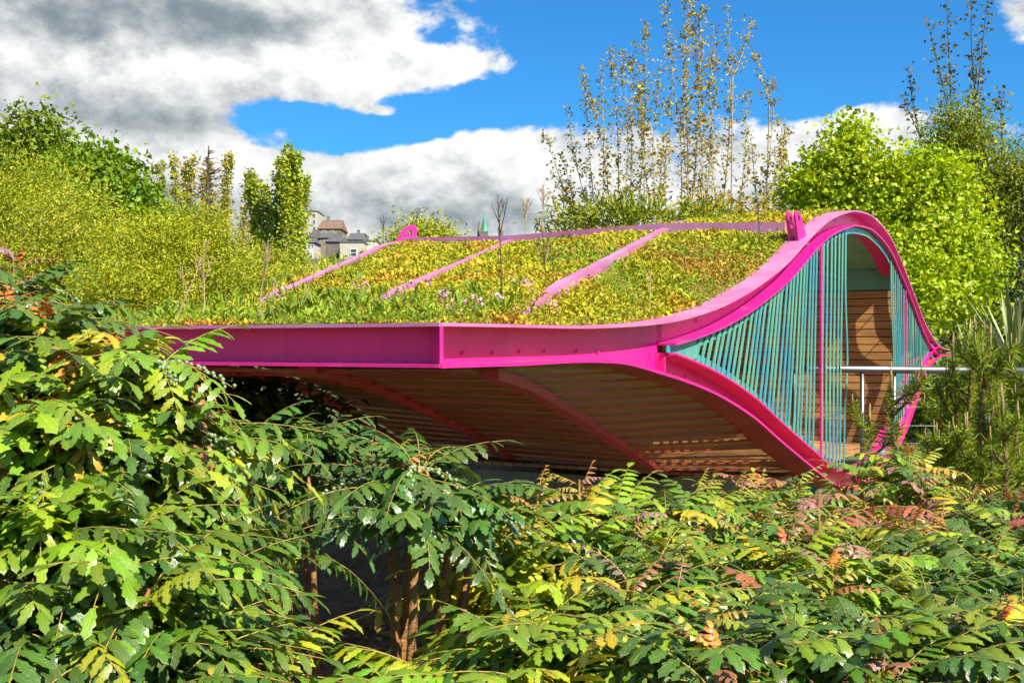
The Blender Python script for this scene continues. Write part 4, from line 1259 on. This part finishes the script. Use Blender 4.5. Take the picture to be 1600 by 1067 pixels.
def frond_mesh(seed, L, pairs, ll, lw, droop, teeth=3, curl=.25, fold=.35, spine=.45):
    """pinnate leaf along +X: paired spiny leaflets on an arching stalk"""
    r_ = random.Random(seed)
    V, Fa, colr, mi, UV = [], [], [], [], []
    def axis(t):
        x = L * t * (1 - .12 * droop * t); z = -L * droop * t * t * .75
        return Vector((x, 0, z))
    def add_leaflet(base, d, up, length, width):
        d = d.normalized(); side = up.cross(d).normalized(); up = d.cross(side).normalized()
        k = r_.uniform(.8, 1.2); tint = (k * r_.uniform(.92, 1.1), k, k * r_.uniform(.8, 1.1))
        ts = [0, .10, .22, .36, .50, .64, .78, .89, 1.0]
        b = len(V); cup = r_.uniform(.8, 1.2) * curl; twist = r_.uniform(-.25, .25); fd = fold * r_.uniform(.6, 1.3)
        for i, t in enumerate(ts):
            w = width * .5 * (math.sin(math.pi * min(1, t * .86 + .10)) ** .75) if t < 1 else 0
            if i in (2, 4, 6): w *= 1 + spine * .32
            elif i in (1, 3, 5, 7): w *= 1 - spine * .30
            m_c = base + d * (length * t * (1 - .08 * cup * t)) - up * (length * cup * t * t * .6)
            tw = twist * t
            sd = side * math.cos(tw) + up * math.sin(tw)
            fwd = d * (length * .05 if i in (2, 4, 6) else 0)
            for x_, f_ in ((-1, 1), (-.5, .72), (0, 0), (.5, .72), (1, 1)):
                lift = fd * w * (abs(x_) * .9 - .75 * x_ * x_) * 1.6 + (-.12 * w if abs(x_) == 1 else 0)
                V.append(m_c + sd * (w * x_) + up * lift + (fwd if abs(x_) == 1 else Vector((0, 0, 0))))
                colr.append(tint); UV.append((t, .5 + x_ * .5))
        for i in range(len(ts) - 1):
            for j in range(4):
                Fa.append((b + i * 5 + j, b + i * 5 + j + 1, b + (i + 1) * 5 + j + 1, b + (i + 1) * 5 + j)); mi.append(0)
    up0 = Vector((0, 0, 1))
    for p in range(pairs):
        t = .16 + .80 * p / max(1, pairs - .3)
        c = axis(t); tan = (axis(t + .02) - axis(t - .02)).normalized(); upn = tan.cross(Vector((0, 1, 0))).normalized() * -1
        if upn.z < 0: upn = -upn
        sc_ = (.72 + .5 * math.sin(math.pi * (.15 + .75 * t))) * r_.uniform(.88, 1.1)
        for sg in (-1, 1):
            a_ = r_.uniform(.95, 1.25) * (1 - .25 * t)
            d = tan * math.cos(a_) + Vector((0, sg, 0)) * math.sin(a_) + upn * r_.uniform(-.6, .0)
            add_leaflet(c + tan * r_.uniform(-.004, .004), d, (upn + Vector((0, -sg * r_.uniform(-.1, .45), 0))).normalized(), ll * sc_, lw * sc_)
    tan = (axis(1) - axis(.96)).normalized(); upn = Vector((0, 0, 1))
    add_leaflet(axis(1.0), tan, upn, ll * 1.12, lw * 1.2)
    # stalk
    mb = MB(); mb.tube([axis(t) - Vector((0, 0, .001)) for t in np.linspace(0, 1, 8)], list(np.linspace(.0028, .0011, 8) * (L / .3) ** .5), 5)
    b = len(V); V += [Vector(v) for v in mb.v]; colr += [(1, 1, 1)] * len(mb.v); UV += [(0, 0)] * len(mb.v)
    for f in mb.f: Fa.append(tuple(b + i for i in f)); mi.append(1)
    me = bpy.data.meshes.new('leaf'); me.from_pydata([tuple(v) for v in V], [], Fa)
    a = me.color_attributes.new('Col', 'FLOAT_COLOR', 'POINT')
    a.data.foreach_set('color', np.array([(*c, 1) for c in colr], dtype=np.float32).ravel())
    ul = me.uv_layers.new(name='UVMap'); vi = np.zeros(len(me.loops), dtype=np.int32); me.loops.foreach_get('vertex_index', vi)
    ul.data.foreach_set('uv', np.array(UV, dtype=np.float32)[vi].ravel())
    me.materials.append(M['mahonia']); me.materials.append(M['rachis'])
    me.polygons.foreach_set('material_index', mi); me.polygons.foreach_set('use_smooth', [True] * len(Fa)); me.update()
    return me


FR = [frond_mesh(100 + i, random.uniform(.24, .31), random.choice([7, 7, 8]), random.uniform(.060, .074), random.uniform(.021, .026), random.choice([.45, .7, 1.0, 1.3, 1.6]), curl=.5, spine=.6) for i in range(14)]
FB = [frond_mesh(200 + i, .22, 4, .078, .038, random.choice([.5, .9]), spine=.9, curl=.35) for i in range(4)]      # broad, coarsely toothed leaves
FY = [frond_mesh(300 + i, random.uniform(.09, .15), 6, .022, .010, random.choice([.2, .6, .9]), curl=.7, fold=.9) for i in range(5)]   # young leaves
FYB = [frond_mesh(340 + i, random.uniform(.05, .08), 4, .028, .016, .1, curl=.5, fold=1.0) for i in range(3)]


def raceme(seed):
    r_ = random.Random(seed); mb = MB(); L = r_.uniform(.10, .16)
    pts = [Vector((.10 * L * t / .13 * 1.2, 0, .02 * t - L * t * t)) for t in np.linspace(0, 1, 7)]
    mb.tube(pts, .0014, 4); nst = len(mb.f)
    for k in range(26):
        t = .15 + .85 * k / 26; i = t * 6; p = pts[int(min(i, 5))].lerp(pts[int(min(i, 5)) + 1], i - int(min(i, 5)))
        a = r_.uniform(0, 6.28); mb.sphere(p + Vector((math.cos(a), math.sin(a), -.2)) * .009, .0052 * r_.uniform(.8, 1.1), 6, 4)
    me = mb.mesh('berry_cluster', [M['berry'], M['rachis']], True)
    me.polygons.foreach_set('material_index', [1 if i < nst else 0 for i in range(len(me.polygons))])
    return me
RA = [raceme(i) for i in range(4)]

GREENS = [(.062, .130, .012), (.082, .165, .011), (.115, .20, .010), (.052, .112, .013), (.16, .25, .010)]
LIGHTS = [(.17, .28, .012), (.23, .32, .012), (.13, .24, .012)]
YELLOW = [(.36, .36, .012), (.42, .33, .015), (.28, .32, .012)]
BRONZE = [(.34, .19, .05), (.30, .14, .07), (.40, .27, .03), (.30, .10, .05), (.32, .17, .15), (.34, .30, .03)]
ORANGE = [(.55, .20, .02), (.48, .13, .02)]
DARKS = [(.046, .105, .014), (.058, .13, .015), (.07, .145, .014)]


def add_inst(me, name, root, inv_, p, az_, elv, roll, scale, color):
    o = bpy.data.objects.new(name, me)
    o.location = p; o.rotation_euler = Euler((roll, -elv, az_), 'XYZ'); o.scale = (scale,) * 3
    o.color = (*color, 1)
    o.parent = root; o.matrix_parent_inverse = inv_
    COL.objects.link(o)
    return o


def shrub(label, base, heads, tones, seed, young=.35, berries=.4, nfr=(10, 14), broad=0.0, yellow=.06, scale=1.0, lower=True, bronze_all=0.0, stem_mat='bark_orange', orange=0.0, thick=1.0):
    """heads: (px, py, distance); a stem runs from the base to each and carries a rosette and an older whorl below it"""
    r_ = random.Random(seed)
    bx, by = base; bz = gz(bx, by)
    root = empty('mahonia_shrub', label, 'shrub', 'mahonia shrubs in the foreground', (bx, by, bz)); inv_ = Matrix.Translation(-Vector(root.location))
    for (px, py, Y) in heads:
        h = P(px, py, Y); foot = Vector((bx + (h.x - bx) * .35, by + (h.y - by) * .35, bz))
        mid = foot.lerp(h, .55) + Vector((r_.uniform(-.05, .05), r_.uniform(-.05, .05), 0))
        mb = MB(); mb.tube([foot, foot.lerp(mid, .5) + Vector((r_.uniform(-.03, .03), 0, 0)), mid, mid.lerp(h, .5), h], [q * thick for q in (.017, .015, .012, .010, .007)], 7)
        o = mb.build('stem', M[stem_mat], root, True); o.matrix_parent_inverse = inv_
        axis_ = (h - mid).normalized()
        whorls = [(h, (.35, 1.15), r_.randint(*nfr), 1.0)]
        if lower: whorls.append((h - axis_ * .16, (.0, .7), r_.randint(6, 8), 1.08)); 
        for wi, (c, er, n, sc_) in enumerate(whorls):
            a0 = r_.uniform(0, 6.28)
            for k in range(n):
                a = a0 + 2.4 * k + r_.uniform(-.25, .25); e = r_.uniform(*er)
                t = r_.random()
                colr = r_.choice(tones)
                if t < yellow: colr = r_.choice(YELLOW)
                elif t < yellow + orange: colr = r_.choice(ORANGE)
                elif t < yellow + orange + bronze_all: colr = r_.choice(BRONZE)
                colr = tuple(q * r_.uniform(.85, 1.15) for q in colr)
                me = r_.choice(FB) if r_.random() < broad and colr[0] < .38 else r_.choice(FR)
                add_inst(me, 'leaf', root, inv_, c + Vector((math.cos(a), math.sin(a), 0)) * .008 - axis_ * r_.uniform(0, .05), a, e, r_.uniform(-.35, .35), scale * sc_ * r_.uniform(.78, 1.08), colr)
        if r_.random() < young:
            up = h + Vector((0, 0, .01)); n = r_.randint(4, 6)
            mb = MB(); mb.tube([h, h + Vector((0, 0, .10))], [.006, .004], 6); o = mb.build('shoot', M['rachis'], root); o.matrix_parent_inverse = inv_
            for k in range(n):
                a = 2.4 * k + r_.uniform(0, .5); f = r_.random()
                add_inst(r_.choice(FY), 'young_leaf', root, inv_, up + Vector((0, 0, .09 * f)), a, r_.uniform(.35, 1.2), r_.uniform(-.3, .3), r_.uniform(.8, 1.25) * scale, tuple(q * r_.uniform(.8, 1.2) for q in r_.choice(BRONZE)))
            for k in range(r_.choice([0, 0, 0, 1, 2])):
                add_inst(r_.choice(FYB), 'young_leaf', root, inv_, up + Vector((0, 0, .08)), r_.uniform(0, 6.28), r_.uniform(.9, 1.4), 0, .8, r_.choice(ORANGE))
        if r_.random() < berries:
            a0 = r_.uniform(0, 6.28)
            for k in range(r_.randint(3, 6)):
                add_inst(r_.choice(RA), 'berry_cluster', root, inv_, h, a0 + k * 1.3, r_.uniform(.1, .6), 0, r_.uniform(.95, 1.3), (1, 1, 1))
    return root


MIX = GREENS + LIGHTS
# far row under the open end and along the right
shrub('bronze-tipped mahonia in front of the lower tip of the eye-shaped frame', (2.1, 6.2), [(1315, 800, 6.0), (1245, 790, 5.8), (1370, 745, 6.0), (1420, 735, 6.1), (1350, 800, 5.6), (1440, 770, 5.8), (1190, 790, 5.6)], MIX, 1, .8, .1, bronze_all=.30, yellow=.15)
shrub('mahonia with reddish young leaves under the low pine', (2.7, 5.6), [(1520, 800, 5.6), (1470, 800, 5.4), (1580, 830, 5.3), (1640, 800, 5.4), (1540, 860, 5.0), (1430, 840, 5.1)], GREENS, 2, .6, .2, bronze_all=.15)
shrub('light green mahonia arching up against the dark hull near its right end', (1.35, 5.0), [(1090, 800, 4.9), (1150, 790, 5.0), (1040, 800, 4.7), (1210, 810, 5.0), (1110, 850, 4.6), (1180, 850, 4.7)], LIGHTS + GREENS[1:3], 3, .4, .2, yellow=.08)
shrub('light green mahonia with orange flower shoots below the middle of the hull', (.5, 4.5), [(905, 790, 4.4), (840, 810, 4.3), (960, 800, 4.5), (890, 850, 4.1), (990, 850, 4.2), (820, 860, 4.0)], LIGHTS + GREENS[1:3], 4, .7, .2, yellow=.06)
# middle rows
shrub('yellowing mahonia in the gap right of the brown stems', (0.1, 3.8), [(790, 860, 3.8), (760, 920, 3.6), (820, 930, 3.5)], LIGHTS, 5, .15, .2, yellow=.4, scale=1.05)
shrub('dark glossy mahonia right of centre in the middle of the bed', (1.0, 3.9), [(1020, 890, 3.8), (1100, 910, 3.7), (950, 900, 3.7), (1060, 960, 3.4), (1150, 940, 3.6), (980, 960, 3.4)], GREENS, 6, .1, .5, yellow=.03, scale=1.05)
shrub('mahonia with yellow-bronze shoots in the middle of the right side', (1.75, 4.1), [(1280, 850, 4.3), (1230, 890, 4.0), (1340, 880, 4.1), (1300, 930, 3.7), (1390, 920, 3.9), (1240, 950, 3.6)], MIX, 7, .55, .3, bronze_all=.10, yellow=.12, scale=1.05)
shrub('dense dark mahonia at the right edge of the bed', (2.3, 4.2), [(1480, 880, 4.2), (1550, 900, 4.1), (1620, 890, 4.2), (1450, 940, 3.8), (1520, 960, 3.7), (1600, 970, 3.7), (1680, 940, 3.9)], GREENS, 8, .15, .4, yellow=.03, scale=1.05)
# front row
shrub('glossy dark mahonia at the bottom edge, right corner', (1.5, 3.0), [(1560, 1020, 3.1), (1480, 1010, 3.1), (1640, 1030, 3.1), (1430, 1060, 2.9), (1530, 1080, 2.9)], GREENS, 9, .15, .4, scale=1.05)
shrub('glossy mahonia at the bottom edge below the yellow-bronze shoots', (1.05, 2.9), [(1300, 1010, 3.1), (1360, 1030, 3.0), (1240, 1020, 3.0), (1290, 1075, 2.8), (1380, 1090, 2.8)], GREENS + LIGHTS[:1], 10, .1, .4, scale=1.05)
shrub('mahonia with a purple-bronze flower shoot at the bottom edge right of centre', (.55, 2.9), [(1110, 1010, 3.0), (1180, 1040, 2.9), (1050, 1030, 2.9), (1120, 1080, 2.7), (990, 1010, 3.1)], GREENS, 11, .4, .4, scale=1.05)
shrub('mahonia with pale berries at the bottom edge, just right of centre', (.1, 2.8), [(900, 1000, 3.0), (840, 1020, 2.9), (950, 1040, 2.9), (790, 1050, 2.8), (880, 1080, 2.7)], GREENS[1:3] + LIGHTS, 12, .2, .8, scale=1.05)
shrub('yellow-leaved mahonia at the bottom edge below the brown stems', (-.25, 2.8), [(700, 1070, 2.9), (620, 1090, 2.8), (750, 1080, 2.8)], LIGHTS, 13, .1, .1, yellow=.45, lower=False, scale=1.05)
# tall centre shrub with bare stems
shrub('tall dark mahonia with bare brown stems and blue-green berries at centre', (-.40, 3.4), [(655, 735, 3.5), (610, 765, 3.5), (710, 770, 3.5), (650, 815, 3.35), (740, 815, 3.5)], DARKS + GREENS[:2], 14, .15, .9, yellow=.02, lower=False, nfr=(11, 15), thick=1.5)
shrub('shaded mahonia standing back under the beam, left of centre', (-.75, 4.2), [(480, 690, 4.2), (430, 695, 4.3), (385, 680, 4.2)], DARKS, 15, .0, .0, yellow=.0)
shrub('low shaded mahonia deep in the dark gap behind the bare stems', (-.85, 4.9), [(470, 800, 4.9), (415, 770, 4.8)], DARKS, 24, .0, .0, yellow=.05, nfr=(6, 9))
# left mass
shrub('mahonia with a lilac-tipped flower shoot in front of the left of the beam', (-.95, 3.4), [(310, 690, 3.3), (265, 700, 3.3), (300, 740, 3.3), (265, 750, 3.2), (220, 740, 3.2)], MIX, 16, .6, .6, broad=.12)
shrub('pale broad-leaved mahonia with orange leaves crossing the left end of the beam', (-1.25, 3.3), [(150, 570, 3.3), (235, 575, 3.2), (110, 610, 3.2), (180, 640, 3.2), (60, 580, 3.3), (110, 550, 3.4)], LIGHTS + GREENS[2:], 17, .3, .95, broad=.45, yellow=.16, orange=.06, bronze_all=.05)
shrub('dark tall mahonia with red shoots at the left edge', (-1.6, 3.5), [(40, 490, 3.6), (80, 510, 3.6), (10, 520, 3.5), (20, 455, 3.7), (-40, 490, 3.6), (70, 545, 3.4)], DARKS + GREENS[:2], 18, .6, .2)
shrub('mahonia with light green broad leaves in the middle of the left edge', (-1.35, 3.0), [(60, 640, 3.1), (120, 690, 3.0), (20, 700, 3.0), (180, 720, 3.0), (90, 750, 2.9), (200, 690, 3.1), (-40, 650, 3.1)], MIX + LIGHTS, 19, .15, .95, broad=.35, yellow=.12)
shrub('mahonia with orange young leaves beside the dark gap', (-.8, 2.95), [(285, 850, 3.0), (240, 830, 3.0), (235, 900, 2.9), (280, 940, 2.9)], GREENS, 20, .5, .5)
shrub('glossy mahonia with long drooping leaves at the lower left', (-1.15, 2.7), [(140, 850, 2.7), (200, 830, 2.8), (60, 860, 2.7), (230, 920, 2.6), (100, 940, 2.6), (10, 930, 2.6), (-50, 850, 2.7)], MIX, 21, .05, .5)
shrub('glossy mahonia with yellow stalks at the bottom edge, left of the gap', (-.75, 2.6), [(290, 990, 2.7), (350, 1020, 2.8), (270, 1040, 2.6), (390, 1080, 2.7), (330, 1080, 2.6)], GREENS, 22, .15, .3)
shrub('dark mahonia in the bottom left corner', (-1.15, 2.5), [(120, 1020, 2.5), (40, 1030, 2.5), (200, 1030, 2.5), (250, 1080, 2.4), (100, 1090, 2.4)], GREENS + DARKS, 23, .0, .4)

# fallen leaves and twigs on the soil
N = 16000
q = np.stack([rng.uniform(-2.2, 2.6, N), rng.uniform(2.2, 8.5, N)], 1)
zg = np.array([gz(*p) for p in q]) + rng.uniform(.002, .03, N)
o = link('leaf_litter', leaf_mesh('leaf_litter', np.concatenate([q, zg[:, None]], 1), rng.normal(size=(N, 3)) * np.array([1, 1, .25]), rng.uniform(.04, .09, N), rng.uniform(.015, .03, N), palette([(.34, .18, .06, 3), (.20, .11, .04, 3), (.48, .3, .12, 1)], N), M['sedum']))
tag(o, 'brown fallen leaves littering the soil beneath the shrubs', 'litter', kind='stuff')
